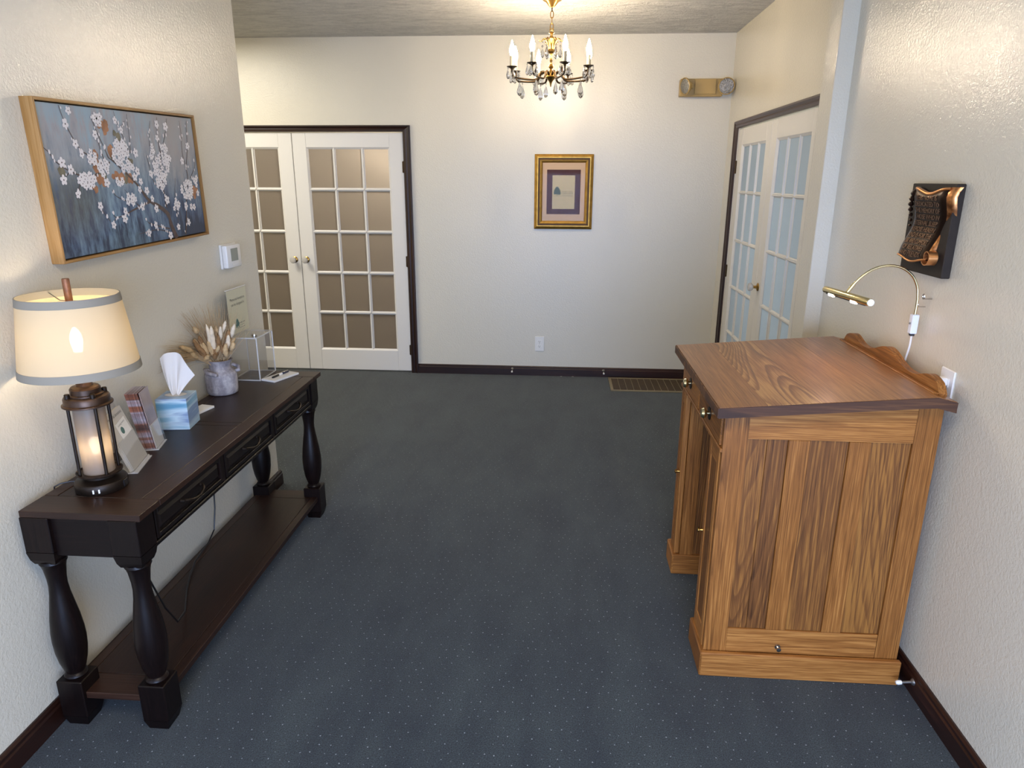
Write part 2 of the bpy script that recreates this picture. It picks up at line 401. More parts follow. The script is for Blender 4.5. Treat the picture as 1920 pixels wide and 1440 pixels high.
def link(name, me, parent=None, label=None, kind=None):
    o = bpy.data.objects.new(name, me); C.objects.link(o)
    if parent is not None: o.parent = parent
    if label: o['label'] = label
    if kind: o['kind'] = kind
    return o
def part(name, mb, mat, parent, label=None, smooth=35, kind=None):
    return link(name, mb.mesh(name, mat, smooth), parent, label, kind)
def thing(name, label, cat, loc=(0, 0, 0), rot=(0, 0, 0), group=None):
    o = bpy.data.objects.new(name, None); C.objects.link(o); o.location = loc; o.rotation_euler = rot
    o.empty_display_size = .05; o['label'] = label; o['category'] = cat
    if group: o['group'] = group
    return o
def single(name, mb, mat, label, cat, loc=(0, 0, 0), rot=(0, 0, 0), group=None, smooth=35):
    o = link(name, mb.mesh(name, mat, smooth)); o.location = loc; o.rotation_euler = rot; o['label'] = label; o['category'] = cat
    if group: o['group'] = group
    return o
def struct(name, mb=None, mat=None, label=None, loc=None, smooth=35, cat=None):
    if mb is None: o = bpy.data.objects.new(name, None); C.objects.link(o)
    else: o = link(name, mb.mesh(name, mat, smooth))
    if loc is not None: o.location = loc
    o['kind'] = 'structure'
    if label: o['label'] = label
    if cat: o['category'] = cat
    return o
def text_mesh(txt, size, mat, depth=0.0, align='CENTER', spacing=1.0, line=1.0):
    cu = bpy.data.curves.new('lettering', 'FONT'); cu.body = txt; cu.size = size; cu.align_x = align; cu.align_y = 'CENTER'
    cu.extrude = depth; cu.space_line = line; cu.space_character = spacing; cu.resolution_u = 2
    ob = bpy.data.objects.new('lettering', cu); C.objects.link(ob)
    me = bpy.data.meshes.new_from_object(ob.evaluated_get(bpy.context.evaluated_depsgraph_get()))
    bpy.data.objects.remove(ob); bpy.data.curves.remove(cu)
    me.materials.clear(); me.materials.append(mat); return me
def Rm(a, ax): return Matrix.Rotation(a, 4, ax)
def Tm(*p): return Matrix.Translation(Vector(p))
BRANCH= [([(0.736,-0.009),(0.705,0.109),(0.692,0.198),(0.644,0.261),(0.579,0.315),(0.543,0.364),(0.51,0.437),(0.469,0.501),(0.423,0.562),(0.378,0.621),(0.34,0.661)],0.0173,0.0027),([(0.34,0.661),(0.321,0.741),(0.298,0.834),(0.283,0.902),(0.278,0.939)],0.0027,0.0013),([(0.311,0.653),(0.299,0.724),(0.294,0.795)],0.0027,0.0013),([(0.258,0.551),(0.203,0.522),(0.149,0.547),(0.11,0.571),(0.078,0.601),(0.043,0.642),(0.027,0.688),(-0.001,0.726)],0.004,0.0017),([(0.343,0.629),(0.296,0.582),(0.242,0.528)],0.004,0.0033),([(0.266,0.614),(0.233,0.668),(0.193,0.706),(0.164,0.772),(0.138,0.859),(0.123,0.929),(0.114,0.992)],0.0033,0.0017),([(0.484,0.696),(0.466,0.746),(0.452,0.82),(0.431,0.892),(0.417,0.991)],0.0027,0.0013),([(0.485,0.705),(0.494,0.789),(0.496,0.873),(0.501,0.981)],0.002,0.0013),([(0.434,0.86),(0.48,0.929)],0.002,0.0013),([(0.689,0.255),(0.685,0.35),(0.686,0.48),(0.689,0.591),(0.699,0.727),(0.698,0.835),(0.712,0.979)],0.0047,0.0017),([(0.701,0.7),(0.75,0.82),(0.79,0.978)],0.0027,0.0013),([(0.678,0.407),(0.622,0.466),(0.603,0.601),(0.595,0.681)],0.0027,0.0013),([(0.628,0.752),(0.64,0.858),(0.658,0.947)],0.002,0.0013),([(0.813,0.01),(0.834,0.117),(0.852,0.235),(0.868,0.343),(0.899,0.489),(0.899,0.587),(0.932,0.753),(0.946,0.927),(0.956,0.976)],0.0067,0.0017),([(0.897,0.568),(0.881,0.703),(0.893,0.857),(0.89,0.97)],0.0027,0.0013),([(0.92,0.488),(0.973,0.586),(0.996,0.705)],0.002,0.0013),([(0.571,0.32),(0.493,0.289),(0.435,0.266),(0.386,0.242),(0.325,0.23),(0.309,0.278)],0.006,0.002),([(0.325,0.23),(0.303,0.187)],0.002,0.002),([(0.287,0.207),(0.259,0.269),(0.239,0.328)],0.002,0.0013),([(0.493,0.289),(0.452,0.346),(0.407,0.428)],0.0027,0.0013),([(0.405,0.343),(0.35,0.382),(0.327,0.434)],0.002,0.0013),([(0.688,0.083),(0.635,0.103),(0.585,0.13),(0.536,0.157),(0.517,0.205)],0.004,0.0013),([(0.676,0.057),(0.598,0.09),(0.52,0.087),(0.454,0.081)],0.0027,0.0013),([(0.76,0.304),(0.79,0.494)],0.002,0.0013),([(0.765,0.129),(0.763,0.246)],0.002,0.0013),([(0.11,0.571),(0.088,0.535)],0.0027,0.0013),([(0.155,0.493),(0.136,0.433)],0.0027,0.002)]
BLOSSOM= [(0.212,0.493,0.0155),(0.183,0.515,0.014),(0.167,0.485,0.014),(0.165,0.53,0.0161),(0.182,0.468,0.015),(0.191,0.536,0.0126),(0.216,0.542,0.015),(0.224,0.477,0.0138),(0.206,0.466,0.0153),(0.235,0.513,0.0154),(0.154,0.507,0.0161),(0.193,0.487,0.0134),(0.209,0.537,0.014),(0.194,0.496,0.0138),(0.182,0.539,0.0144),(0.191,0.535,0.013),(0.318,0.589,0.016),(0.327,0.611,0.0134),(0.295,0.603,0.0142),(0.292,0.545,0.0157),(0.315,0.635,0.0137),(0.32,0.563,0.0125),(0.29,0.626,0.016),(0.282,0.571,0.0138),(0.272,0.598,0.0148),(0.274,0.587,0.0125),(0.288,0.619,0.0132),(0.316,0.578,0.0129),(0.324,0.618,0.0126),(0.29,0.619,0.0154),(0.45,0.706,0.0161),(0.399,0.732,0.0142),(0.442,0.758,0.0151),(0.371,0.661,0.0129),(0.43,0.66,0.0132),(0.416,0.615,0.0158),(0.387,0.632,0.013),(0.396,0.702,0.0156),(0.419,0.749,0.016),(0.422,0.704,0.0128),(0.376,0.708,0.0133),(0.461,0.687,0.0146),(0.461,0.741,0.014),(0.407,0.774,0.0147),(0.409,0.643,0.0146),(0.461,0.698,0.0128),(0.455,0.748,0.016),(0.407,0.674,0.016),(0.442,0.774,0.0146),(0.373,0.672,0.0136),(0.394,0.623,0.0131),(0.43,0.728,0.0162),(0.398,0.712,0.0146),(0.437,0.684,0.0153),(0.391,0.755,0.0127),(0.413,0.723,0.013),(0.455,0.63,0.0147),(0.419,0.574,0.0159),(0.47,0.608,0.0144),(0.453,0.567,0.0132),(0.438,0.594,0.0123),(0.485,0.587,0.0152),(0.473,0.593,0.0147),(0.459,0.582,0.0133),(0.382,0.472,0.0131),(0.403,0.493,0.0162),(0.371,0.496,0.0157),(0.371,0.483,0.0132),(0.399,0.48,0.0128),(0.698,0.579,0.0128),(0.642,0.568,0.013),(0.663,0.647,0.0144),(0.742,0.579,0.0126),(0.736,0.67,0.0126),(0.679,0.55,0.0136),(0.719,0.535,0.0155),(0.751,0.613,0.0142),(0.656,0.53,0.0128),(0.706,0.503,0.0161),(0.665,0.614,0.0125),(0.684,0.667,0.0149),(0.719,0.623,0.0152),(0.669,0.501,0.016),(0.743,0.638,0.0147),(0.688,0.63,0.0131),(0.657,0.577,0.016),(0.687,0.625,0.0142),(0.739,0.568,0.0154),(0.695,0.526,0.0124),(0.739,0.585,0.0159),(0.695,0.493,0.0159),(0.635,0.543,0.014),(0.639,0.609,0.0161),(0.654,0.544,0.0137),(0.736,0.571,0.0134),(0.716,0.65,0.0131),(0.711,0.69,0.0134),(0.736,0.706,0.0136),(0.715,0.743,0.0133),(0.741,0.756,0.0143),(0.724,0.749,0.0139),(0.753,0.732,0.0126),(0.919,0.374,0.0136),(0.831,0.384,0.0148),(0.899,0.455,0.0141),(0.85,0.341,0.0159),(0.892,0.324,0.0154),(0.905,0.416,0.0148),(0.864,0.41,0.0152),(0.872,0.382,0.0147),(0.859,0.442,0.0122),(0.918,0.442,0.0143),(0.917,0.418,0.0154),(0.879,0.353,0.0138),(0.833,0.416,0.0128),(0.899,0.381,0.0125),(0.866,0.329,0.0125),(0.871,0.416,0.0144),(0.904,0.337,0.0163),(0.879,0.459,0.0139),(0.977,0.489,0.0152),(0.962,0.461,0.0156),(0.968,0.426,0.0131),(0.951,0.473,0.0141),(0.97,0.467,0.0123),(0.418,0.334,0.0154),(0.468,0.35,0.0127),(0.454,0.372,0.0151),(0.425,0.377,0.0156),(0.449,0.325,0.0159),(0.417,0.343,0.0141),(0.446,0.346,0.014),(0.77,0.314,0.0124),(0.761,0.279,0.0128),(0.748,0.244,0.0123),(0.79,0.275,0.016),(0.777,0.246,0.0147),(0.783,0.278,0.0144),(0.644,0.441,0.0135),(0.708,0.464,0.0123),(0.645,0.482,0.0149),(0.667,0.462,0.0161),(0.688,0.439,0.0124),(0.673,0.42,0.0155),(0.671,0.504,0.0125),(0.237,0.647,0.0141),(0.253,0.633,0.0162),(0.227,0.665,0.0124),(0.262,0.674,0.0144),(0.24,0.699,0.013),(0.227,0.636,0.0137),(0.327,0.943,0.0157),(0.3,0.896,0.0133),(0.293,0.92,0.0144),(0.316,0.92,0.013),(0.32,0.896,0.0145),(0.301,0.943,0.0148),(0.637,0.709,0.0137),(0.643,0.752,0.014),(0.637,0.679,0.0125),(0.65,0.712,0.0122),(0.625,0.671,0.0149),(0.766,0.657,0.0151),(0.736,0.594,0.0149),(0.739,0.577,0.0133),(0.75,0.664,0.0159),(0.746,0.665,0.013),(0.071,0.515,0.0187),(0.13,0.415,0.015),(0.242,0.324,0.0172),(0.302,0.179,0.0166),(0.389,0.268,0.0169),(0.379,0.213,0.0182),(0.509,0.287,0.0179),(0.508,0.42,0.016),(0.556,0.407,0.0173),(0.587,0.341,0.0156),(0.511,0.559,0.0184),(0.487,0.517,0.017),(0.523,0.48,0.0155),(0.585,0.13,0.0177),(0.527,0.076,0.0174),(0.761,0.085,0.016),(0.854,0.109,0.0163),(0.687,0.026,0.0182),(0.608,0.261,0.0186),(0.7,0.32,0.0196),(0.132,0.876,0.0194),(0.159,0.963,0.015),(0.166,0.75,0.017),(0.19,0.683,0.0155),(0.078,0.627,0.019),(0.117,0.582,0.0192),(0.417,0.927,0.0156),(0.283,0.817,0.018),(0.446,0.86,0.0153),(0.604,0.539,0.015),(0.894,0.24,0.0174),(0.92,0.236,0.0165),(0.849,0.255,0.0186),(0.869,0.636,0.0172),(0.933,0.763,0.0171),(0.769,0.912,0.0194),(0.691,0.817,0.015),(0.703,0.925,0.0184),(0.519,0.697,0.0196),(0.305,0.484,0.0186),(0.97,0.354,0.0161),(0.323,0.73,0.0068),(0.327,0.732,0.0049),(0.306,0.82,0.0057),(0.329,0.739,0.0071),(0.287,0.833,0.0065),(0.287,0.864,0.0053),(0.286,0.939,0.0074),(0.277,0.933,0.0053),(0.298,0.681,0.0056),(0.302,0.702,0.0074),(0.297,0.778,0.0071),(0.305,0.75,0.0041),(0.231,0.53,0.0067),(0.237,0.54,0.0046),(0.169,0.543,0.0055),(0.204,0.517,0.0071),(0.136,0.561,0.005),(0.116,0.569,0.0041),(0.107,0.565,0.0041),(0.094,0.601,0.0052),(0.079,0.615,0.0045),(0.084,0.602,0.0047),(0.038,0.664,0.0069),(0.043,0.639,0.0058),(0.026,0.695,0.0068),(0.33,0.626,0.0067),(0.304,0.599,0.0046),(0.292,0.567,0.0062),(0.257,0.539,0.0056),(0.233,0.654,0.007),(0.265,0.63,0.0054),(0.196,0.698,0.0067),(0.193,0.706,0.0066),(0.172,0.757,0.0073),(0.184,0.711,0.006),(0.159,0.771,0.0053),(0.151,0.781,0.0047),(0.142,0.867,0.0052),(0.132,0.901,0.0054),(0.124,0.977,0.0043),(0.492,0.705,0.006),(0.475,0.708,0.0059),(0.461,0.796,0.0063),(0.457,0.754,0.0047),(0.43,0.864,0.0053),(0.432,0.888,0.0049),(0.437,0.913,0.007),(0.486,0.763,0.0064),(0.493,0.767,0.0041),(0.503,0.814,0.0054),(0.502,0.878,0.0041),(0.494,0.934,0.0046),(0.49,0.888,0.0043),(0.469,0.906,0.0066),(0.459,0.89,0.0042),(0.679,0.277,0.005),(0.687,0.357,0.0071),(0.678,0.382,0.0041),(0.69,0.478,0.0054),(0.685,0.504,0.0074),(0.685,0.545,0.0042),(0.706,0.69,0.0054),(0.693,0.698,0.0065),(0.705,0.81,0.0048),(0.705,0.767,0.0071),(0.701,0.86,0.0069),(0.694,0.914,0.0054),(0.718,0.744,0.0072),(0.711,0.746,0.0043),(0.742,0.839,0.007),(0.765,0.846,0.0066),(0.623,0.459,0.0056),(0.645,0.439,0.0053),(0.615,0.539,0.0074),(0.61,0.514,0.0072),(0.608,0.619,0.0049),(0.601,0.67,0.0057),(0.628,0.834,0.005),(0.635,0.805,0.0055),(0.636,0.861,0.0054),(0.644,0.876,0.0055),(0.831,0.094,0.0062),(0.809,0.038,0.0049),(0.848,0.136,0.0065),(0.843,0.225,0.0071),(0.869,0.347,0.0062),(0.853,0.33,0.0055),(0.887,0.44,0.0054),(0.891,0.389,0.0068),(0.893,0.57,0.0048),(0.913,0.587,0.0057),(0.913,0.72,0.0045),(0.921,0.75,0.0063),(0.941,0.867,0.0053),(0.95,0.87,0.0057),(0.961,0.965,0.0042),(0.939,0.932,0.0054),(0.897,0.595,0.0074),(0.896,0.591,0.0061),(0.885,0.815,0.0053),(0.879,0.835,0.007),(0.878,0.92,0.0042),(0.898,0.85,0.0064),(0.935,0.492,0.0074),(0.967,0.559,0.0051),(0.974,0.641,0.0073),(0.542,0.311,0.0049),(0.526,0.309,0.0061),(0.478,0.29,0.0043),(0.484,0.278,0.0057),(0.407,0.24,0.0055),(0.399,0.253,0.0052),(0.363,0.232,0.0044),(0.336,0.228,0.0052),(0.307,0.269,0.0043),(0.313,0.266,0.007),(0.331,0.227,0.0054),(0.324,0.218,0.0045),(0.272,0.248,0.0074),(0.269,0.243,0.006),(0.244,0.301,0.0067),(0.248,0.276,0.0047),(0.499,0.3,0.0049),(0.493,0.285,0.0054),(0.452,0.351,0.0049),(0.434,0.379,0.0044),(0.392,0.356,0.006),(0.382,0.366,0.0069),(0.336,0.419,0.0063),(0.328,0.413,0.0042),(0.637,0.11,0.0064),(0.648,0.095,0.0066),(0.629,0.105,0.0069),(0.626,0.12,0.0055),(0.581,0.137,0.0044),(0.553,0.138,0.007),(0.521,0.186,0.0056),(0.518,0.188,0.0049),(0.665,0.063,0.0057),(0.653,0.069,0.0051),(0.54,0.082,0.0057),(0.594,0.093,0.0066),(0.519,0.088,0.0048),(0.505,0.079,0.0061),(0.764,0.301,0.0071),(0.779,0.356,0.0074),(0.772,0.201,0.006),(0.759,0.185,0.0074),(0.088,0.55,0.0041),(0.107,0.56,0.0052),(0.135,0.44,0.0073),(0.143,0.426,0.0055)]
LEAF= [(0.258,0.661),(0.37,0.678),(0.362,0.702),(0.367,0.53),(0.432,0.511),(0.41,0.52),(0.233,0.449),(0.47,0.645),(0.33,0.879),(0.344,0.88),(0.415,0.818),(0.952,0.386),(0.943,0.356),(0.289,0.522),(0.275,0.518),(0.453,0.493),(0.081,0.598),(0.258,0.606),(0.351,0.877)]

# ------------------------------------------------------------------ the setting
XL, XR, XA, D, ZC = -1.57, 1.231, 1.29, 5.898, 2.741
struct('floor', MB().box(-4.4, 3.3, -1.6, 8.2, -.12, 0), M['carpet'])
struct('ceiling', MB().box(-4.4, 3.3, -1.6, 8.2, ZC, ZC+.12), M['ceil'])
struct('wall_left', MB().box(XL-.12, XL, -1.5, 3.5, 0, ZC), M['wall'])
struct('wall_left_return', MB().box(-4.3, XL-.12, 3.38, 3.5, 0, ZC), M['wall'])
struct('wall_far_left', MB().box(-4.4, -4.3, 3.38, D, 0, ZC), M['wall'])
struct('wall_right', MB().box(XR, 1.42, -1.5, 3.33, 0, ZC), M['wall'])
struct('wall_pier', MB().box(1.16, 1.42, 3.33, 3.49, 0, ZC, .003), M['wall'])
DY0, DY1, DYM, DH = 3.838, 5.558, 4.698, 2.036
b = MB(); b.box(XA, 1.42, 3.49, DY0, 0, ZC); b.box(XA, 1.42, DY0, DY1, DH, ZC); b.box(XA, 1.42, DY1, D, 0, ZC)
struct('wall_right_far', b, M['wall'])
BX0, BXM, BX1 = -3.186, -2.252, -1.318
b = MB(); b.box(-4.4, BX0, D, D+.13, 0, ZC); b.box(BX0, BX1, D, D+.13, DH, ZC); b.box(BX1, 1.42, D, D+.13, 0, ZC)
struct('wall_back', b, M['wallb'])
b = MB(); b.box(-1.7, -1.05, -1.5, -1.38, 0, ZC); b.box(1.05, 1.42, -1.5, -1.38, 0, ZC); b.box(-1.05, 1.05, -1.5, -1.38, 2.25, ZC)
struct('wall_front', b, M['wall'])
b = MB(); b.box(-4.4, .4, 7.9, 8.0, 0, ZC); b.box(.3, .4, D+.13, 7.9, 0, ZC); b.box(-4.5, -4.4, D+.13, 7.9, 0, ZC)
struct('wall_hall', b, M['wall'])
b = MB(); b.box(3.1, 3.2, 3.3, 6.1, 0, ZC); b.box(1.42, 3.1, 3.2, 3.3, 0, ZC); b.box(1.42, 3.1, D+.13, 6.1, 0, ZC)
struct('wall_side_room', b, M['wall'])

def baseboard(name, p0, p1, nrm, mat):
    """profile (out, up) swept between two floor points, nrm = direction into the room"""
    prof = [(0, 0), (.017, 0), (.017, .06), (.013, .066), (.013, .076), (.006, .083), (0, .083)]
    A, B, Nn = Vector(p0), Vector(p1), Vector(nrm)
    mb = MB(); va = [mb.b.verts.new(A+Nn*o+Vector((0, 0, z))) for o, z in prof]; vb = [mb.b.verts.new(B+Nn*o+Vector((0, 0, z))) for o, z in prof]
    n = len(prof)
    for i in range(n): mb.b.faces.new((va[i], va[(i+1) % n], vb[(i+1) % n], vb[i]))
    mb.b.faces.new(va); mb.b.faces.new(list(reversed(vb)))
    return struct(name, mb, mat, smooth=20)
baseboard('baseboard_left', (XL, -1.38, 0), (XL, 3.517, 0), (1, 0, 0), M['trimy'])
baseboard('baseboard_left_end', (XL+.0, 3.5, 0), (XL-.12, 3.5, 0), (0, 1, 0), M['trimw'])
baseboard('baseboard_right', (XR, -1.38, 0), (XR, 3.33, 0), (-1, 0, 0), M['trimy'])
baseboard('baseboard_back', (-1.258, D, 0), (XA, D, 0), (0, -1, 0), M['trimw'])
baseboard('baseboard_right_far', (XA, 5.625, 0), (XA, D-.017, 0), (-1, 0, 0), M['trimy'])

def casing(name, M4, x0, x1, h, w=.064):
    """door casing in a local frame: x along the wall, -y into the room; side pieces and head as parts"""
    root = struct(name); root.matrix_world = M4
    def piece(nm, quad_in, quad_out, mat):   # polyline of inner edge and outer edge
        mb = MB(); prof = [(0, .004), (.1, .016), (.35, .019), (.55, .014), (.8, .022), (1, .022)]
        rows = []
        for a, b_ in zip(quad_in, quad_out):
            a, b_ = Vector(a), Vector(b_); r = [mb.b.verts.new((*(a+(b_-a)*t).xy, 0)) for t, d in prof]
            for v, (t, d) in zip(r, prof): p = a+(b_-a)*t; v.co = Vector((p.x, -d, p.y))
            e0 = mb.b.verts.new((a.x, 0, a.y)); e1 = mb.b.verts.new((b_.x, 0, b_.y)); rows.append([e0]+r+[e1])
        for i in range(len(rows[0])-1): mb.b.faces.new((rows[0][i], rows[0][i+1], rows[1][i+1], rows[1][i]))
        part(nm, mb, mat, root, smooth=20)
    piece('casing_side', [(x0, 0), (x0, h)], [(x0-w, 0), (x0-w, h+w-.014)], M['trimz'])
    piece('casing_side', [(x1, 0), (x1, h)], [(x1+w, 0), (x1+w, h+w-.014)], M['trimz'])
    piece('casing_head', [(x0, h), (x1, h)], [(x0-w, h+w-.014), (x1+w, h+w-.014)], M['trimw'])
    return root
casing('trim_1', Tm(0, D, 0), BX0, BX1, DH-.002)
casing('trim_2', Tm(XA, DY1, 0) @ Rm(-PI/2, 'Z'), 0, DY1-DY0, DH-.002)

PANE_ME = {}
def door_leaf(name, M4, w, label, pane_mat, knob_x, hinge_x=None, h=2.03):
    root = struct(name, label=label); root.matrix_world = M4
    st, top, bot, mun = .118, .117, .195, .028
    part('stile', MB().box(.003, st, 0, .036, .012, h-.002, .003), M['door'], root)
    part('stile', MB().box(w-st, w-.003, 0, .036, .012, h-.002, .003), M['door'], root)
    part('rail', MB().box(st, w-st, 0.0005, .0355, h-top, h-.002, .002), M['door'], root)
    part('rail', MB().box(st, w-st, 0.0005, .0355, .012, bot, .002), M['door'], root)
    gx0, gx1, gz0, gz1 = st, w-st, bot, h-top
    # sloped moulding round the opening
    mo = MB()
    for a in range(4):
        P = [(gx0, gz0), (gx1, gz0), (gx1, gz1), (gx0, gz1)]; k = .013
        Q = [(gx0+k, gz0+k), (gx1-k, gz0+k), (gx1-k, gz1-k), (gx0+k, gz1-k)]
        p, p2, q, q2 = P[a], P[(a+1) % 4], Q[a], Q[(a+1) % 4]
        mo.poly([(p[0], .003, p[1]), (p2[0], .003, p2[1]), (q2[0], .014, q2[1]), (q[0], .014, q[1])])
        mo.poly([(q[0], .014, q[1]), (q2[0], .014, q2[1]), (q2[0], .019, q2[1]), (q[0], .019, q[1])])
    part('moulding', mo, M['door'], root, smooth=10)
    pw = (gx1-gx0-2*mun)/3; ph = (gz1-gz0-4*mun)/5
    def muntin(x0, x1, z0, z1, vert):
        m_ = MB()
        prof = [(0, .019), (.25, .014), (.36, .006), (.64, .006), (.75, .014), (1, .019), (1, .03), (0, .03)]
        if vert: m_.prism([(x0+(x1-x0)*t, d) for t, d in prof], 2, z0, z1)
        else: m_.prism([(d, z0+(z1-z0)*t) for t, d in prof], 0, x0, x1)
        part('muntin', m_, M['door'], root, smooth=15)
    for i in range(2): x = gx0+pw+i*(pw+mun); muntin(x, x+mun, gz0, gz1, True)
    for j in range(4): z = gz0+ph+j*(ph+mun); muntin(gx0, gx1, z, z+mun, False)
    key = (round(pw, 4), pane_mat.name)
    if key not in PANE_ME: PANE_ME[key] = MB().box(-.004, pw+.004, 0, .004, -.004, ph+.004).mesh('pane', pane_mat, 0)
    for i in range(3):
        for j in range(5):
            o = link('pane', PANE_ME[key], root); o.location = (gx0+i*(pw+mun), .020, gz0+j*(ph+mun))
    if knob_x is not None:
        R90 = Tm(knob_x, 0, .992) @ Rm(PI/2, 'X')
        part('rosette', MB().lathe([(.0, 0), (.026, 0), (.027, .003), (.022, .007), (.010, .010), (.009, .030), (.012, .032), (0, .032)], seg=20, m=R90), M['brass'], root)
        part('knob', MB().lathe([(.008, .030), (.016, .033), (.026, .042), (.028, .052), (.024, .062), (.012, .066), (0, .066)], seg=12, m=R90), M['knob_glass'], root, 'clear glass knob', smooth=20)
    if hinge_x is not None:
        for z in (1.76, .985, .205):
            hb = MB(); hb.lathe([(.0, -.048), (.006, -.046), (.006, .046), (0, .048)], c=(hinge_x, -.004, z), seg=10)
            hb.box(hinge_x-.012, hinge_x+.012, -.001, .002, z-.044, z+.044)
            part('hinge', hb, M['brass_dark'], root)
    return root
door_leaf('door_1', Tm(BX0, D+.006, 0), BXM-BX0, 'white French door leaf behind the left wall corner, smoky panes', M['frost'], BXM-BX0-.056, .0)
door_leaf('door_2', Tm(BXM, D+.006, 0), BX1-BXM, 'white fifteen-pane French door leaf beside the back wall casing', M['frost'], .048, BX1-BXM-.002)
RA = Rm(-PI/2, 'Z')
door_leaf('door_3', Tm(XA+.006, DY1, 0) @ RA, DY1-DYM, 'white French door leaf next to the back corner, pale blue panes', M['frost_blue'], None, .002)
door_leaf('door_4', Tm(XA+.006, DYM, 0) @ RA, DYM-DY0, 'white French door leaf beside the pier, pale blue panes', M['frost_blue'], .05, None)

# ------------------------------------------------------------------ oak standing desk
DK = Vector((.86, 2.47, 0))
desk = thing('standing_desk', 'golden oak slant-top standing desk with panelled side against the right wall', 'desk', DK)
def dp(name, mb, mat, label=None, parent=None, smooth=30):
    return part(name, mb, mat, parent or desk, label, smooth)
def DB(): return MB(DK)
TOPX = [(.495, .998), (1.10, 1.047), (1.134, 1.049), (1.190, 1.035)]
TH = .033
def ztop(x):
    for (a, za), (b_, zb) in zip(TOPX, TOPX[1:]):
        if x <= b_: return za+(zb-za)*(x-a)/(b_-a)
    return TOPX[-1][1]
def under(x): return ztop(x)-TH
Y0, Y1 = 2.05, 2.89
# top made of boards running along y
edges = [.495, .64, .80, .97, 1.134]
for i, (a, b_) in enumerate(zip(edges, edges[1:])):
    m_ = DB().prism([(a, ztop(a)-TH), (b_-.0006, ztop(b_)-TH), (b_-.0006, ztop(b_)), (a, ztop(a))], 1, Y0, Y1)
    dp('top_board', m_, M['oak_top_figured' if i == 1 else 'oak_top'])
dp('back_board', DB().prism([(1.134, 1.049-TH), (1.19, 1.035-TH), (1.19, 1.035), (1.134, 1.0492)], 1, Y0, Y1), M['oak_top'])
for yy, s in ((Y0, -1), (Y1, 1)):
    dp('top_edge', DB().prism([(.493, ztop(.495)-TH-.001), (1.10, ztop(1.10)-TH-.001), (1.134, ztop(1.134)-TH-.001), (1.191, ztop(1.19)-TH-.001), (1.191, ztop(1.19)-.0015), (1.134, ztop(1.134)-.0015), (1.10, ztop(1.10)-.0015), (.493, ztop(.495)-.0015)], 1, yy-(.004 if s < 0 else 0), yy+(.004 if s > 0 else 0)), M['oak_edge'], 'dark worn edge of the desk top')
dp('top_edge', DB().box(.490, .495, Y0-.003, Y1+.003, .998-TH, .9965, .001), M['oak_edge'])
# scalloped gallery at the back of the top
gal = []
def gz(t):
    a = abs(t)
    c = .042*math.exp(-(t/.30)**2*1.3)
    h = .018+c+.026*math.exp(-((a-.80)/.17)**2)
    if a > .93: h *= max(0.12, 1-((a-.93)/.07)**2)
    return h
NG = 64; gm = DB(); gy0, gy1 = 2.085, 2.83
poly = [(gy0+(gy1-gy0)*i/NG, 1.046+gz(-1+2*i/NG)) for i in range(NG+1)]
poly = [(gy0, 1.040)] + poly + [(gy1, 1.040)]
va = [gm.b.verts.new((1.152, p[0], p[1])) for p in poly]; vb = [gm.b.verts.new((1.176, p[0], p[1])) for p in poly]
n = len(poly)
for i in range(1, n-2):
    pass
gm.b.faces.new(va); gm.b.faces.new(list(reversed(vb)))
for i in range(n): gm.b.faces.new((va[i], vb[i], vb[(i+1) % n], va[(i+1) % n]))
gm._xf(va+vb)
dp('gallery', gm, M['oak_y'], 'scalloped oak gallery along the back of the desk top', smooth=25)
dp('gallery_strip', DB().box(1.136, 1.152, gy0, gy1, 1.045, 1.053, .002), M['oak_y'])
# panelled sides
def side(yf, s):
    """yf = outer face, s = -1 faces the camera, +1 the far side"""
    def bx(x0, x1, d0, d1, z0, z1, bev=.0015):
        a, b_ = yf - s*d0, yf - s*d1
        return DB().box(x0, x1, min(a, b_), max(a, b_), z0, z1, bev)
    def slant(x0, x1, d0, d1, z0):
        a, b_ = sorted((yf - s*d0, yf - s*d1))
        return DB().prism([(x0, z0), (x1, z0), (x1, under(x1)), (x0, under(x0))], 1, a, b_)
    dp('stile', slant(.527, .603, 0, .022, .088), M['oak_z'])
    dp('stile', slant(1.108, 1.182, 0, .022, .088), M['oak_z'])
    dp('rail', slant(.6036, 1.1074, .0008, .022, .882), M['oak_x'])
    dp('rail', bx(.6036, 1.1074, .0008, .022, .088, .182), M['oak_x'])
    dp('stile', bx(.731, .797, .001, .022, .183, .881), M['oak_z'])
    dp('stile', bx(.918, .983, .001, .022, .183, .881), M['oak_z'])
    for x0, x1 in ((.604, .6655), (.6665, .730), (.798, .917), (.984, 1.107)):
        dp('panel', bx(x0, x1, .007, .016, .183, .881, .001), M['oak_panel'])
side(2.095, -1); side(2.85, 1)
dp('back_panel', DB().box(1.165, 1.180, 2.118, 2.828, .09, .985), M['oak_z'])
# apron with two drawers on the front
dp('apron_rail', DB().box(.519, .545, 2.096, 2.849, .832, .846, .002), M['oak_y'])
dp('apron_rail', DB().box(.524, .545, 2.118, 2.828, .952, .966), M['oak_y'])
dp('apron_post', DB().box(.524, .545, 2.466, 2.484, .846, .952), M['oak_z'])
for y0, y1, yk in ((2.119, 2.464, 2.29), (2.486, 2.827, 2.655)):
    d_ = dp('drawer', DB().box(.521, .541, y0, y1, .848, .950, .002), M['oak_y'])
    R90 = Tm(.521, yk, .90) @ Rm(-PI/2, 'Y')
    dp('drawer_plate', DB().lathe([(0, 0), (.024, 0), (.022, .003), (0, .004)], seg=20, m=R90), M['iron'], parent=d_)
    dp('drawer_knob', DB().lathe([(.008, .002), (.008, .010), (.016, .014), (.019, .021), (.015, .029), (0, .031)], seg=20, m=R90), M['brass_bright'], 'bright brass drawer knob', parent=d_)
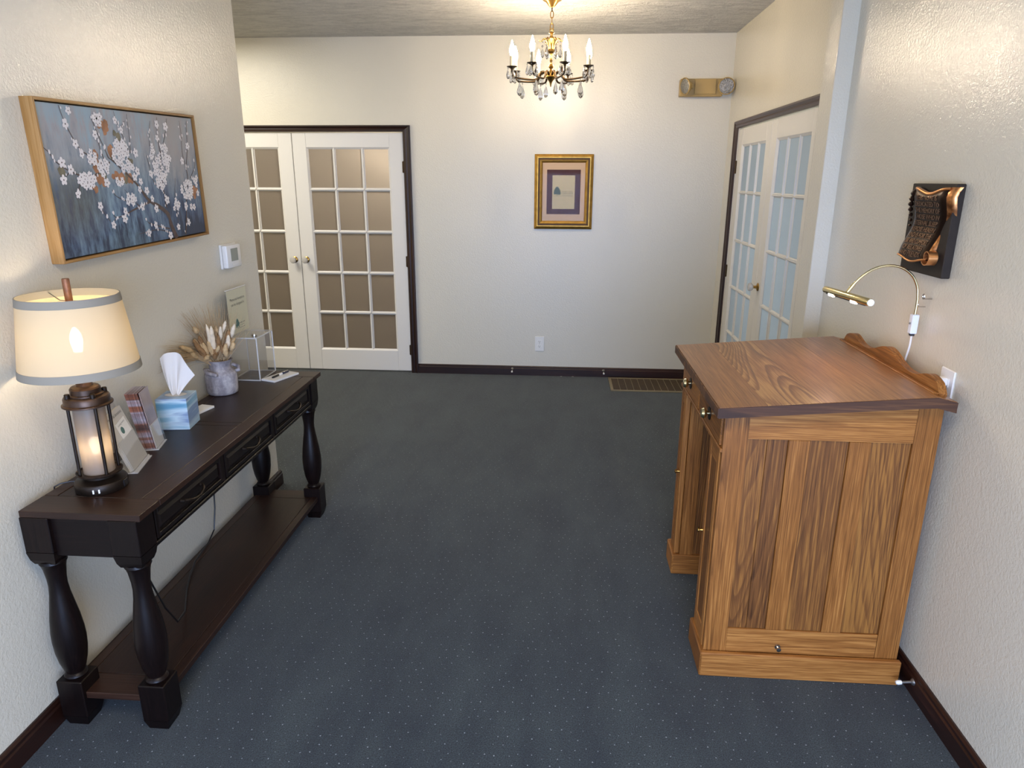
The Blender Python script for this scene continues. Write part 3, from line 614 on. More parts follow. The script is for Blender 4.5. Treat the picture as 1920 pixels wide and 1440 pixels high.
# pedestals: doors, inner sides, recessed back
for y0, y1, yk, yi in ((2.118, 2.262, 2.25, (2.262, 2.276)), (2.748, 2.828, 2.765, (2.734, 2.748))):
    d_ = dp('door', DB().box(.5275, .534, y0+.03, y1-.03, .16, .775), M['oak_panel'])
    for a in ((y0, y0+.03, .092, .831), (y1-.03, y1, .092, .831)): dp('door_stile', DB().box(.524, .545, a[0], a[1], a[2], a[3], .0015), M['oak_z'], parent=d_)
    for z0, z1 in ((.092, .16), (.775, .831)): dp('door_rail', DB().box(.5245, .545, y0+.03, y1-.03, z0, z1, .001), M['oak_y'], parent=d_)
    R90 = Tm(.524, yk, .475) @ Rm(-PI/2, 'Y')
    dp('door_knob', DB().lathe([(0, 0), (.006, 0), (.005, .010), (.009, .013), (.009, .018), (0, .021)], seg=14, m=R90), M['brass'], parent=d_)
    dp('inner_post', DB().box(.546, .602, yi[0], yi[1], .088, .832, .001), M['oak_z'])
    s_ = .008 if yi[0] > 2.5 else -.008
    dp('inner_side', DB().box(.603, 1.16, min(yi)+s_, max(yi)+s_, .088, .832, .001), M['oak_panel'])
dp('knee_panel', DB().box(1.02, 1.03, 2.277, 2.733, .15, .832), M['oak_panel'])
dp('knee_rail', DB().box(1.01, 1.034, 2.277, 2.733, .06, .15, .002), M['oak_y'])
# plinths
for y0, y1 in ((2.072, 2.282), (2.726, 2.874)):
    near, far = (y0, y0+.02), (y1-.02, y1)
    for a in (near, far):
        long_ = (a is near and y0 < 2.1) or (a is far and y1 > 2.8)
        dp('plinth_board', DB().box(.516, 1.19 if long_ else 1.16, a[0], a[1], 0, .094, .004), M['oak_x'])
    dp('plinth_board', DB().box(.514, .534, y0+.0005, y1-.0005, 0, .0935, .004), M['oak_y'])
# bolt on the bottom rail
R90 = Tm(.778, 2.095, .118) @ Rm(PI/2, 'X')
dp('bolt', DB().lathe([(0, 0), (.010, 0), (.010, .003), (.004, .004), (.004, .012), (.008, .014), (.008, .019), (0, .020)], seg=8, m=R90), M['chrome'], 'small chrome bolt head')

# ------------------------------------------------------------------ dark console table
CT = Vector((-1.36, 2.45, 0)); ZT = .752
con = thing('console_table', 'long espresso wood console table with turned legs, drawers and lower shelf', 'table', CT)
def cp(name, mb, mat, label=None, parent=None, smooth=30): return part(name, mb, mat, parent or con, label, smooth)
def CB(): return MB(CT)
cx0, cx1, cy0, cy1 = -1.538, -1.175, 1.685, 3.214
cp('top_core', CB().box(cx0+.004, cx1-.004, cy0+.004, cy1-.004, .730, .746), M['espresso'])
g = .0009
for x0, x1, y0, y1, mt in ((cx0, cx1, cy0, 1.79, 'espresso_x'), (cx0, cx1, 3.118, cy1, 'espresso_x'), (-1.231, cx1, 1.79, 3.118, 'espresso'), (cx0, -1.494, 1.79, 3.118, 'espresso'),
                           (-1.494, -1.231, 1.79, 2.425, 'espresso'), (-1.494, -1.231, 2.425, 2.462, 'espresso_x'), (-1.494, -1.231, 2.462, 3.118, 'espresso')):
    cp('plank', CB().box(x0+g, x1-g, y0+g, y1-g, .732, ZT, .0016), M[mt])
fx, rx, ny, fy = -1.233, -1.4975, 1.7285, 3.150
for lx, ly in ((fx, ny), (rx, ny), (fx, fy), (rx, fy)):
    h_ = .043
    cb_ = CB()
    cb_.box(lx-h_, lx+h_, ly-h_, ly+h_, .618, .731, .002)
    # tapered neck of the block
    for z0, z1, w0, w1 in ((.590, .618, .038, .043), (.575, .590, .032, .038)):
        A = [cb_.b.verts.new((lx+sx*w0-cb_.o.x, ly+sy*w0-cb_.o.y, z0)) for sx, sy in ((-1, -1), (1, -1), (1, 1), (-1, 1))]
        B = [cb_.b.verts.new((lx+sx*w1-cb_.o.x, ly+sy*w1-cb_.o.y, z1)) for sx, sy in ((-1, -1), (1, -1), (1, 1), (-1, 1))]
        cb_.b.faces.new(list(reversed(A))); cb_.b.faces.new(B)
        for i in range(4): cb_.b.faces.new((A[i], A[(i+1) % 4], B[(i+1) % 4], B[i]))
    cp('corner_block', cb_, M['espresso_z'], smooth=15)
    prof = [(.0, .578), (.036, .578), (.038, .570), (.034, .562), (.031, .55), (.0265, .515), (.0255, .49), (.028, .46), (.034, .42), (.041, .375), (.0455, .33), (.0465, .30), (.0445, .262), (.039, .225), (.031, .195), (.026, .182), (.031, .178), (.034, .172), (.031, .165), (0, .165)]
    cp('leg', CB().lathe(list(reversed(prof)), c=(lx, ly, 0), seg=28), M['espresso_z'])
    f_ = .0415
    fb = CB(); fb.box(lx-f_, lx+f_, ly-f_, ly+f_, .035, .166, .003)
    A = [fb.b.verts.new((lx+sx*.031-fb.o.x, ly+sy*.031-fb.o.y, 0)) for sx, sy in ((-1, -1), (1, -1), (1, 1), (-1, 1))]
    B = [fb.b.verts.new((lx+sx*.0405-fb.o.x, ly+sy*.0405-fb.o.y, .036)) for sx, sy in ((-1, -1), (1, -1), (1, 1), (-1, 1))]
    fb.b.faces.new(list(reversed(A))); fb.b.faces.new(B)
    for i in range(4): fb.b.faces.new((A[i], A[(i+1) % 4], B[(i+1) % 4], B[i]))
    cp('foot', fb, M['espresso_z'], smooth=15)
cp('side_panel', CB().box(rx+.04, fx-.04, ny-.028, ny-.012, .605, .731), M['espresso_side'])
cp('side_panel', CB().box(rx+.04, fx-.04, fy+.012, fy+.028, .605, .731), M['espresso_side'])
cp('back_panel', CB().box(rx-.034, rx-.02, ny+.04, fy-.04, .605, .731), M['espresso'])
fxo = -1.197
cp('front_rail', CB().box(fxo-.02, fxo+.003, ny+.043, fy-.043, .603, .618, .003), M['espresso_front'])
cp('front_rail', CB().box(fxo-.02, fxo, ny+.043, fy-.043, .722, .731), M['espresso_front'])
W3 = (fy-ny-.086)/3
for i in range(3):
    y0 = ny+.043+i*W3+.012; y1 = ny+.043+(i+1)*W3-.012; z0, z1 = .624, .719
    if i: cp('drawer_divider', CB().box(fxo-.02, fxo, y0-.02, y0-.004, .618, .722), M['espresso_z'])
    k = .015
    dr = cp('drawer', CB().box(fxo-.022, fxo-.006, y0+.002, y1-.002, z0+.002, z1-.002), M['espresso_front'])
    for nm, a in (('drawer_stile', (y0, y0+k, z0, z1)), ('drawer_stile', (y1-k, y1, z0, z1)), ('drawer_rail', (y0+k, y1-k, z0, z0+k)), ('drawer_rail', (y0+k, y1-k, z1-k, z1))):
        cp(nm, CB().box(fxo-.014, fxo+.003, *a, .0015), M['espresso_z' if 'stile' in nm else 'espresso_front'], parent=dr)
    ip = CB(); e = k+.006; w2 = .010
    P = [(y0+e, z0+e), (y1-e, z0+e), (y1-e, z1-e), (y0+e, z1-e)]; Q = [(y0+e+w2, z0+e+w2), (y1-e-w2, z0+e+w2), (y1-e-w2, z1-e-w2), (y0+e+w2, z1-e-w2)]
    for a in range(4):
        c_ = (a+1) % 4; ip.poly([(fxo-.0055, *P[a]), (fxo-.0055, *P[c_]), (fxo+.0005, *Q[c_]), (fxo+.0005, *Q[a])])
    ip.poly([(fxo+.0005, *q) for q in Q])
    cp('drawer_panel', ip, M['espresso_front'], parent=dr, smooth=10)
    ym = (y0+y1)/2; zh = .678
    hb = CB(); pts = []
    for t in range(13):
        u = t/12; pts.append((fxo+.006+.020*math.sin(PI*u)**.5, ym-.062+.124*u, zh-.012*math.sin(PI*u)))
    hb.tube(pts, [.0035+.0015*abs(math.cos(PI*t/12)) for t in range(13)], 8)
    for s in (-1, 1): hb.lathe([(0, 0), (.007, 0), (.006, .005), (.004, .016), (0, .016)], seg=10, m=Tm(fxo-.002, ym+s*.062, zh) @ Rm(PI/2, 'Y'))
    cp('drawer_pull', hb, M['iron'], parent=dr)
for x0, x1, y0, y1, mt in ((-1.237, -1.203, 1.70, 3.18, 'espresso'), (-1.53, -1.497, 1.70, 3.18, 'espresso'), (-1.497, -1.237, 1.70, 1.79, 'espresso_x'), (-1.497, -1.237, 1.79, 3.09, 'espresso'), (-1.497, -1.237, 3.09, 3.18, 'espresso_x')):
    cp('shelf_board', CB().box(x0+g, x1-g, y0+g, y1-g, .098, .121, .0012), M[mt])

# ------------------------------------------------------------------ table lamp
LP = Vector((-1.400, 1.862, ZT))
lamp = thing('table_lamp', 'rubbed bronze lantern table lamp with cream drum shade, lit, on console table', 'lamp', LP)
def lp(name, mb, mat, label=None, parent=None, smooth=35): return part(name, mb, mat, parent or lamp, label, smooth)
lp('base', MB().lathe([(0, 0), (.071, 0), (.073, .003), (.073, .026), (.070, .031), (.064, .033), (.056, .036), (.047, .040), (.047, .046), (.050, .050), (0, .050)], seg=48), M['iron'])
lp('tray', MB().lathe([(0, .049), (.056, .049), (.063, .053), (.064, .058), (.061, .058), (.058, .054), (0, .054)], seg=48), M['copperbrown'])
for dx in (-.006, .006):
    a = math.atan2(-.93, .38); u = Vector((math.cos(a), math.sin(a), 0)); w_ = Vector((-u.y, u.x, 0)); p = u*.0728 + w_*(dx*1.3) + Vector((0, 0, .015))
    lp('usb_socket', MB().box(-.001, .0015, -.0022, .0022, -.006, .006, m=Tm(*p) @ Rm(a, 'Z')), M['white_plastic'], 'small white socket on the base')
a = math.atan2(.1, .99); u = Vector((math.cos(a), math.sin(a), 0))
lp('outlet', MB().box(-.0015, .0015, -.012, .012, -.010, .010, .0008, m=Tm(*(u*.0728+Vector((0, 0, .016)))) @ Rm(a, 'Z')), M['black'])
lp('glass_tube', MB().lathe([(.043, .055), (.043, .268), (.040, .268), (.040, .055)], seg=40, cap=False), M['frost_tube'], 'smoky frosted glass cylinder')
va_ = math.atan2(-.8, .6)
for k in range(4):
    a = va_ + math.radians(17+90*k); x, y = .0545*math.cos(a), .0545*math.sin(a)
    lp('post', MB().lathe([(0, .052), (.0048, .052), (.0048, .272), (0, .272)], c=(x, y, 0), seg=10), M['iron'])
    lp('post_bolt', MB().lathe([(0, .296), (.0075, .296), (.0075, .309), (.006, .311), (0, .311)], c=(x*.93, y*.93, 0), seg=12), M['iron'])
lp('cap', MB().lathe([(0, .267), (.060, .267), (.068, .270), (.068, .274), (.062, .277), (.062, .292), (.059, .297), (.046, .299), (.046, .303), (.041, .305), (.041, .320), (.037, .325), (.024, .328), (.020, .338), (.016, .344), (0, .344)], seg=48), M['copperbrown'])
lp('stem', MB().lathe([(0, .343), (.011, .343), (.011, .392), (.017, .394), (.017, .428), (0, .430)], seg=20), M['iron'])
lp('bulb', MB().lathe([(0, .429), (.012, .430), (.013, .440), (.016, .455), (.017, .468), (.014, .484), (.006, .500), (0, .504)], seg=20), M['lampbulb'])
lp('night_bulb', MB().lathe([(0, .112), (.008, .112), (.011, .122), (.015, .136), (.016, .148), (.012, .160), (0, .166)], seg=16), M['lampbulb_lo'])
lp('night_socket', MB().lathe([(0, .054), (.012, .054), (.012, .108), (.009, .112), (0, .112)], seg=16), M['white_plastic'])
R0, R1, Z0, Z1 = .158, .129, .374, .597
def rsh(z): return R0+(R1-R0)*(z-Z0)/(Z1-Z0)
lp('shade', MB().lathe([(rsh(Z0+.02), Z0+.02), (rsh(Z1-.02), Z1-.02)], seg=72, cap=False), M['shade'], 'cream fabric drum shade')
for z0, z1 in ((Z0, Z0+.022), (Z1-.022, Z1)):
    lp('shade_band', MB().lathe([(rsh(z0)+.0012, z0), (rsh(z1)+.0012, z1), (rsh(z1)-.0015, z1), (rsh(z0)-.0015, z0), (rsh(z0)+.0012, z0)], seg=72, cap=False), M['band'], 'grey fabric band on the shade')
hp = MB()
for s in (-1, 1): hp.tube([(s*.014, 0, .40)]+[(s*(.014+.030*math.sin(PI*t/12)**.8), 0, .40+.178*t/12) for t in range(1, 12)]+[(0, 0, .578)], .0016, 6)
for k in range(3):
    a = k*2*PI/3+.5; hp.tube([(0, 0, .579), (.06*math.cos(a), .06*math.sin(a), .575), ((R1-.002)*math.cos(a), (R1-.002)*math.sin(a), .590)], .0015, 6)
lp('harp', hp, M['steel'])
lp('finial', MB().lathe([(0, .578), (.010, .578), (.010, .640), (.009, .643), (0, .643)], seg=18), M['finial'], 'copper-brown cylinder finial')
single('lamp_cord', MB(LP).tube([Vector(q)+LP for q in [(-.076, .020, .006), (-.090, .020, .006), (-.108, .008, .010), (-.128, -.010, .010), (-.143, -.018, .003), (-.150, -.018, -.03), (-.152, -.015, -.12)]], .0025, 8), M['black'], 'short black cord running from the lamp base over the rear table edge', 'cord', LP)

cord = single('extension_cord', MB(CT).tube([(-1.42, 1.762, .612), (-1.37, 1.775, .600), (-1.318, 1.80, .575), (-1.292, 1.82, .52), (-1.282, 1.84, .44), (-1.287, 1.90, .30), (-1.31, 1.99, .18), (-1.36, 2.12, .131), (-1.43, 2.26, .126), (-1.47, 2.36, .128), (-1.495, 2.45, .136), (-1.512, 2.53, .128), (-1.525, 2.62, .126), (-1.532, 2.69, .15), (-1.535, 2.725, .24), (-1.53, 2.73, .36), (-1.52, 2.70, .52), (-1.515, 2.69, .604)], .0032, 8), M['black'],
              'thin black cord trailing across the console lower shelf', 'cord', CT)

# ------------------------------------------------------------------ things on the console table
def acrylic_sheet(name, parent, x0, x1, y0, y1, z0, z1, mat='acryl', m=None):
    return part(name, MB().box(x0, x1, y0, y1, z0, z1, m=m), M[mat], parent)
# card holder
rz = math.radians(15)
ch = thing('card_holder', 'clear acrylic card holder leaning back beside the table lamp', 'holder', (-1.400, 2.030, ZT), (0, 0, rz))
LEAN = math.radians(-19)
TL = Tm(.020, 0, .004) @ Rm(LEAN, 'Y')
part('base', MB().box(-.055, .032, -.076, .076, 0, .003), M['acryl_edge'], ch)
part('back_plate', MB().box(-.016, -.013, -.076, .076, 0, .232, m=TL), M['acryl'], ch)
part('front_plate', MB().box(.001, .004, -.076, .076, 0, .105, m=TL), M['acryl'], ch)
part('lip', MB().box(-.016, .004, -.076, .076, -.001, .003, m=TL), M['acryl_edge'], ch)
card0 = None
for k in range(4):
    me = card0.data if card0 else MB().box(-.0012, .0012, -.070, .070, 0, .192, .0004).mesh('memorial_card', M['paper_grey'], 0)
    o = link('memorial_card', me); card0 = card0 or o
    o.matrix_world = Tm(-1.400, 2.030, ZT) @ Rm(rz, 'Z') @ TL @ Tm(-.0112+.0030*k, .002*k, .0035)
    o['category'] = 'card'; o['group'] = 'cards in the acrylic holder'
    o['label'] = 'grey card standing in the acrylic holder behind the front card' if k < 3 else 'front grey card in the acrylic holder, small note stuck on it'
TC = TL @ Tm(-.0007, .006, .0035)
me = text_mesh('Memorial donations', .0145, M['ink']); me.transform(Tm(.0014, 0, .176) @ Rm(PI/2, 'Z') @ Rm(PI/2, 'X')); link('print_line', me, o)
# small note stuck on the front card
nt = thing('note_slip', 'small white slip with a tree emblem stuck on the grey card', 'note')
nt.matrix_world = Tm(-1.400, 2.030, ZT) @ Rm(rz, 'Z') @ TC
NM = Tm(.0009, .012, .128) @ Rm(math.radians(4), 'X')
part('slip', MB().box(-.0004, .0004, -.042, .042, -.027, .027, m=NM), M['paper'], nt)
tm = MB(); tm.poly([(.0006, -.015+.013*math.cos(2*PI*i/14), -.004+.012*math.sin(2*PI*i/14)) for i in range(14)], m=NM)
part('emblem', tm, M['ink_teal'], nt, 'small grey-green tree emblem')
me = text_mesh('in loving memory', .0085, M['ink']); me.transform(NM @ Tm(.0006, .0, .016) @ Rm(PI/2, 'Z') @ Rm(PI/2, 'X')); link('print_line', me, nt)

# brochure holder with its brochures
rz2 = math.radians(15); BH = Tm(-1.437, 2.205, ZT) @ Rm(rz2, 'Z')
bh = thing('brochure_holder', 'clear acrylic holder packed with copper-coloured brochures', 'holder', (-1.437, 2.205, ZT), (0, 0, rz2))
TB = Rm(math.radians(-9), 'Y')
part('base', MB().box(-.030, .030, -.050, .050, 0, .003), M['acryl_edge'], bh)
part('back_plate', MB().box(-.028, -.025, -.050, .050, .002, .150, m=TB), M['acryl'], bh)
part('front_plate', MB().box(.025, .028, -.050, .050, .002, .085, m=TB), M['acryl'], bh)
for s in (-1, 1): part('side_plate', MB().prism([(-.028, .002), (.028, .002), (.028, .085), (-.028, .15)], 1, s*.050-.0015, s*.050+.0015, m=TB), M['acryl'], bh)
b0 = None
for k in range(17):
    last = k == 16
    if b0 is None: me = MB().box(-.0011, .0011, -.0465, .0465, 0, .208, .0004).mesh('brochure', M['copper_paper'], 0); me0 = me
    o = link('brochure', me0); b0 = b0 or o
    lean = math.radians(-8 if last else -9)
    o.matrix_world = BH @ Tm(-.0215+.0026*k+(.0006 if last else 0), random.uniform(-.0008, .0008), .0035) @ Rm(lean, 'Y')
    o['category'] = 'brochure'; o['group'] = 'brochures packed in the acrylic holder'
    o['label'] = 'copper-brown brochure packed edge-on in the acrylic holder'
    if last:
        o.data = MB().box(-.0011, .0011, -.0465, .0465, 0, .208, .0004).mesh('brochure', M['brochure_grey'], 0)
        o['label'] = 'front grey-covered brochure leaning forward in the acrylic holder'
        part('white_panel', MB().box(.0011, .0014, -.0465, .0465, .001, .085), M['paper'], o)

# tissue box
tb = thing('tissue_box', 'blue cloud-patterned cube tissue box with one tissue pulled up', 'tissue box', (-1.457, 2.417, ZT), (0, 0, math.radians(9)))
bm_ = MB(); hx, hz = .0565, .124
bm_.box(-hx, hx, -hx, hx, 0, hz-.001, .0015)
part('carton', bm_, M['tbox'], tb)
ring = MB(); n = 32
A = [(.040*math.cos(2*PI*i/n), .026*math.sin(2*PI*i/n), hz) for i in range(n)]
ring.poly(A); part('opening', ring, M['paper_grey'], tb)
def tis(u, v):
    a = (u-.5)*2; spread = .012+.032*v**.8
    x = a*spread*1.25-.004 + .022*v*v*(1 if a > -.3 else .55)
    y = .010*math.sin(a*5.5+v*1.6)*(1-.35*v)+.006*math.sin(a*11)*(1-v) + .012*v
    top = .150+.016*math.cos(a*2.2+.6) - .055*max(0, a-.25)**1.3*1.6 - .02*max(0, -a-.6)
    return (x, y, hz-.004 + v*top)
part('tissue', MB().grid(tis, 28, 22), M['tissue'], tb, 'white tissue standing out of the box', smooth=80)
# slips behind the tissue box
single('notepad', MB().box(-.030, .030, -.055, .055, 0, .009, .0008), M['paper'], 'small white notepad lying behind the blue tissue box', 'notepad', (-1.468, 2.585, ZT), (0, 0, math.radians(-12)))

# vase
VC = (-1.492, 2.842, ZT)
vs = thing('vase', 'weathered grey ceramic jug vase holding dried grasses', 'vase', VC)
part('body', MB().lathe([(0, 0), (.058, 0), (.064, .004), (.0665, .020), (.0675, .06), (.067, .088), (.063, .098), (.053, .107), (.046, .115), (.0445, .125), (.047, .138), (.053, .149), (.055, .153), (.052, .154), (.047, .150), (.041, .135), (.040, .10), (0, .10)], seg=48), M['vase'], vs, smooth=50)
FL, FF = Vector((.885, .465, 0)), Vector((.465, -.885, 0))
for l0, f0, l1, f1 in ((-.92, .35, -.25, .95), (.80, -.55, .99, .12)):
    a = (FL*l0+FF*f0).normalized(); c = (FL*l1+FF*f1).normalized(); mid = (a+c).normalized()
    pts = [a*.050+Vector((0, 0, .112)), a*.066+Vector((0, 0, .116)), mid*.078+Vector((0, 0, .108)), c*.074+Vector((0, 0, .099)), c*.060+Vector((0, 0, .096))]
    part('handle', MB().tube(pts, [.007, .0085, .009, .0085, .007], 10), M['vase'], vs, smooth=60)

# dried bouquet
dg = thing('dried_grass_bouquet', 'bouquet of dried bunny tail and pampas grass in the grey vase', 'bouquet', VC)
def lv3(l, f, z): return FL*l + FF*f + Vector((0, 0, z))
def wall_ok(l, f): return max(f, (.885*-l-.066)/.465) if l < 0 else f
PXM = 2815.0
def zc(x, y): return (x-590)/PXM, .152+(860-y)/PXM*1.03
def tail(x0, y0, x1, y1, w, mat, f):
    l0, z0 = zc(x0, y0); l1, z1 = zc(x1, y1); f0, f1 = wall_ok(l0, f*.6), wall_ok(l1, f)
    A, B = lv3(l0, f0, z0), lv3(l1, f1, z1); rr = w*1.2/PXM/2; n = 12; rad = []; pts = []
    ax = (B-A); side_ = ax.cross(Vector((0, 0, 1))); side_ = side_.normalized() if side_.length > 1e-4 else FL
    for i in range(n+1):
        t = i/n; pts.append(A+ax*t+side_*(.004*math.sin(t*3+x0))); rad.append(max(.0008, rr*(math.sin(PI*min(1, .06+t*.94))**.55)*random.uniform(.86, 1.12)))
    mb = MB(); mb.tube(pts, rad, 10)
    # short bristles
    for q in range(80):
        t = random.random(); p = pts[int(t*n)]; a = random.uniform(0, 2*PI); d = (FL*math.cos(a)+FF*math.sin(a))*rr*1.25+ax.normalized()*rr*.9
        e = p+d; w_ = ax.normalized().cross(d).normalized()*.0006
        vs_ = [mb.b.verts.new(p+w_), mb.b.verts.new(p-w_), mb.b.verts.new(e)]; mb.b.faces.new(vs_)
    part('grass_tail', mb, M[mat], dg, smooth=60)
    st = MB(); root = lv3(random.uniform(-.022, .022), random.uniform(-.02, .02), .105)
    st.tube([root, root.lerp(A, .5)+Vector((0, 0, .01)), A.lerp(B, .05)], .0013, 5); part('stem', st, M['straw'], dg)
for a in ((530, 740, 485, 395, 46, 'plume_pale', .045), (560, 745, 538, 420, 56, 'plume_pale', .05), (620, 610, 655, 440, 44, 'plume_pale', .035), (668, 530, 708, 390, 40, 'plume_pale', .02), (760, 590, 815, 425, 46, 'plume_pale', .03),
          (580, 750, 592, 660, 40, 'plume', .055), (672, 815, 692, 640, 56, 'plume', .055), (738, 745, 768, 640, 50, 'plume', .04), (700, 625, 728, 500, 50, 'plume_brown', .03), (352, 800, 270, 670, 56, 'plume', .05), (300, 705, 195, 590, 54, 'plume', .04),
          (425, 805, 330, 570, 52, 'plume_brown', .04), (440, 720, 400, 540, 56, 'plume_brown', .03), (392, 520, 345, 430, 54, 'plume', .02), (430, 830, 470, 770, 50, 'plume', .05), (640, 790, 645, 670, 50, 'plume_brown', .03), (520, 640, 470, 500, 54, 'plume_brown', .0), (600, 560, 590, 450, 50, 'plume', 0), (730, 700, 800, 600, 40, 'plume', .02), (470, 850, 410, 690, 50, 'plume', .03), (560, 830, 545, 760, 44, 'plume_brown', .05)):
    tail(*a)
rt = random.Random(21)
for k in range(30):
    x = rt.uniform(395, 730); y = rt.uniform(690, 800); d = (x-590)*.35+rt.uniform(-30, 30); h = rt.uniform(90, 190)
    tail(x, y+30, x+d, y-h, rt.uniform(38, 56), rt.choice(['plume', 'plume_brown', 'plume_brown', 'plume', 'plume_pale']), rt.uniform(-.02, .045))
strands = MB(); rs = random.Random(11)
for k in range(230):
    th = rs.gauss(-.12, .36); L_ = rs.uniform(.17, .29)*(1 if abs(th) < .5 else .9); bend = rs.uniform(-.25, .12) + (-.55 if th < -.45 else 0); pts = []
    l = rs.uniform(-.025, .025); z = .12; f = rs.uniform(-.03, .03); a = th; n = 9
    for i in range(n+1):
        pts.append(lv3(l, wall_ok(l, f), z)); a += bend/n; l += math.sin(a)*L_/n; z += math.cos(a)*L_/n; f += rs.uniform(-.002, .004)
    strands.tube(pts, [.0012*(1-.75*i/n) for i in range(n+1)], 4)
for k in range(80):      # drooping feather plume on the left
    pts = []; l, z, a = rs.uniform(-.03, -.01), .13, rs.uniform(-.75, -.5); n = 10
    end = rs.uniform(-1.95, -1.2)
    for i in range(n+1):
        pts.append(lv3(l, wall_ok(l, .03), z)); a += (end-a)*.12; s_ = rs.uniform(.019, .0225); l += math.sin(a)*s_; z += math.cos(a)*s_
    strands.tube(pts, [.0010*(1-.6*i/n) for i in range(n+1)], 4)
part('grass_strands', strands, M['straw'], dg, 'fine dried straw strands fanning out', kind='stuff')

# acrylic donation box with sign header
AX0, AX1, AY0, AY1, AH = -1.534, -1.402, 3.030, 3.208, .203
AO = Vector((-1.468, 3.119, ZT))
ab = thing('donation_box', 'clear acrylic donation box with sign header at the far table end', 'box', AO)
def AB(): return MB(AO)
t_ = .004
for x0, x1, y0, y1, z0, z1 in ((AX0, AX0+t_, AY0, AY1, 0, AH), (AX1-t_, AX1, AY0, AY1, 0, AH), (AX0+t_, AX1-t_, AY0, AY0+t_, 0, AH), (AX0+t_, AX1-t_, AY1-t_, AY1, 0, AH), (AX0+t_, AX1-t_, AY0+t_, AY1-t_, 0, t_), (AX0, AX1, AY0, AY1, AH, AH+t_)):
    part('panel', AB().box(x0, x1, y0, y1, ZT+z0, ZT+z1), M['acryl'], ab)
eb = AB(); e_ = .0022
for x in (AX0, AX1):
    for y in (AY0, AY1): eb.box(x-e_, x+e_, y-e_, y+e_, ZT+.0005, ZT+AH+t_)
for z in (ZT+.0028, ZT+AH+.002):
    for x in (AX0, AX1): eb.box(x-e_, x+e_, AY0, AY1, z-e_, z+e_)
    for y in (AY0, AY1): eb.box(AX0, AX1, y-e_, y+e_, z-e_, z+e_)
part('bonded_edge', eb, M['acryl_edge'], ab)
part('lock', AB().lathe([(0, 0), (.012, 0), (.013, .008), (.010, .014), (0, .015)], c=(-1.425, 3.065, ZT+AH+t_), seg=18), M['chrome'], ab, 'small chrome lock on the lid')
SY0, SY1, SZ0, SZ1 = 3.045, 3.250, ZT+AH+t_, 1.172
part('header', AB().box(AX0, AX0+.003, SY0, SY1, SZ0, SZ1), M['acryl'], ab)
part('header_edge', AB().box(AX0-.001, AX0+.004, SY0, SY1, SZ1-.0015, SZ1+.0015), M['white_plastic'], ab)
M['sign_paper'] = plain('pale_green_paper', 'cfcbb0', .6)
part('sign_paper', AB().box(AX0+.0032, AX0+.0038, SY0+.003, SY1-.003, SZ0+.001, SZ1-.004), M['sign_paper'], ab, 'pale printed paper sign')
def sign_text(txt, size, y, z, mat='ink'):
    me = text_mesh(txt, size, M[mat]); me.transform(Tm(AX0+.0041, y, z) @ Rm(PI/2, 'Z') @ Rm(PI/2, 'X')); me.transform(Tm(*(-AO))); link('print_line', me, ab)
sign_text('Memorial donations', .0185, 3.150, 1.122); sign_text('can be dropped in', .0185, 3.150, 1.098)
tr = AB(); cy_, cz_ = 3.128, 1.005
for dy, dz, r in ((0, .006, .013), (-.009, -.003, .010), (.009, -.003, .010), (0, .013, .009), (-.012, -.013, .005), (.013, -.014, .005)):
    tr.poly([(AX0+.0041+r*.004, cy_+dy+r*math.cos(2*PI*i/16), cz_+dz+r*1.2*math.sin(2*PI*i/16)) for i in range(16)])
tr.poly([(AX0+.00422, cy_-.002, cz_-.022), (AX0+.00422, cy_+.002, cz_-.022), (AX0+.00422, cy_+.0015, cz_), (AX0+.00422, cy_-.0015, cz_)])
part('emblem', tr, M['ink_teal'], ab, 'teal willow tree emblem')
lb = AB()
lb.poly([(AX0+.0042, cy_-.004, cz_-.0235), (AX0+.0042, cy_+.075, cz_-.0235), (AX0+.0042, cy_+.075, cz_-.0222), (AX0+.0042, cy_-.004, cz_-.0222)])
part('print_rule', lb, M['ink'], ab)
sign_text('FUNERAL HOME', .0085, 3.176, 1.004); sign_text('since and for family', .0062, 3.176, .993, 'ink_green')

# white pad and pen
PD = Tm(-1.332, 3.098, ZT) @ Rm(math.radians(-21), 'Z')
single('notepad', MB().box(-.040, .040, -.082, .082, 0, .009, .0006), M['paper'], 'white notepad with a pen on it beside the acrylic box', 'notepad', (-1.332, 3.098, ZT), (0, 0, math.radians(-21)))
pn = thing('pen', 'navy ballpoint pen lying on the white notepad', 'pen'); pn.matrix_world = PD @ Tm(-.004, .004, .009+.0052) @ Rm(math.radians(6), 'Z')
RX = Rm(-PI/2, 'X')
part('barrel', MB().lathe([(0, -.062), (.0035, -.060), (.0052, -.050), (.0052, -.014), (0, -.014)], seg=14, m=RX), M['black'], pn)
part('grip', MB().lathe([(0, -.014), (.0052, -.014), (.0052, .012), (0, .012)], seg=14, m=RX), M['white_plastic'], pn, 'white middle of the pen')
part('cap', MB().lathe([(0, .012), (.0052, .012), (.0052, .060), (.004, .062), (0, .062)], seg=14, m=RX), M['navy'], pn)
part('clip', MB().box(-.0015, .0015, .022, .060, .0055, .007, .0004), M['chrome'], pn)

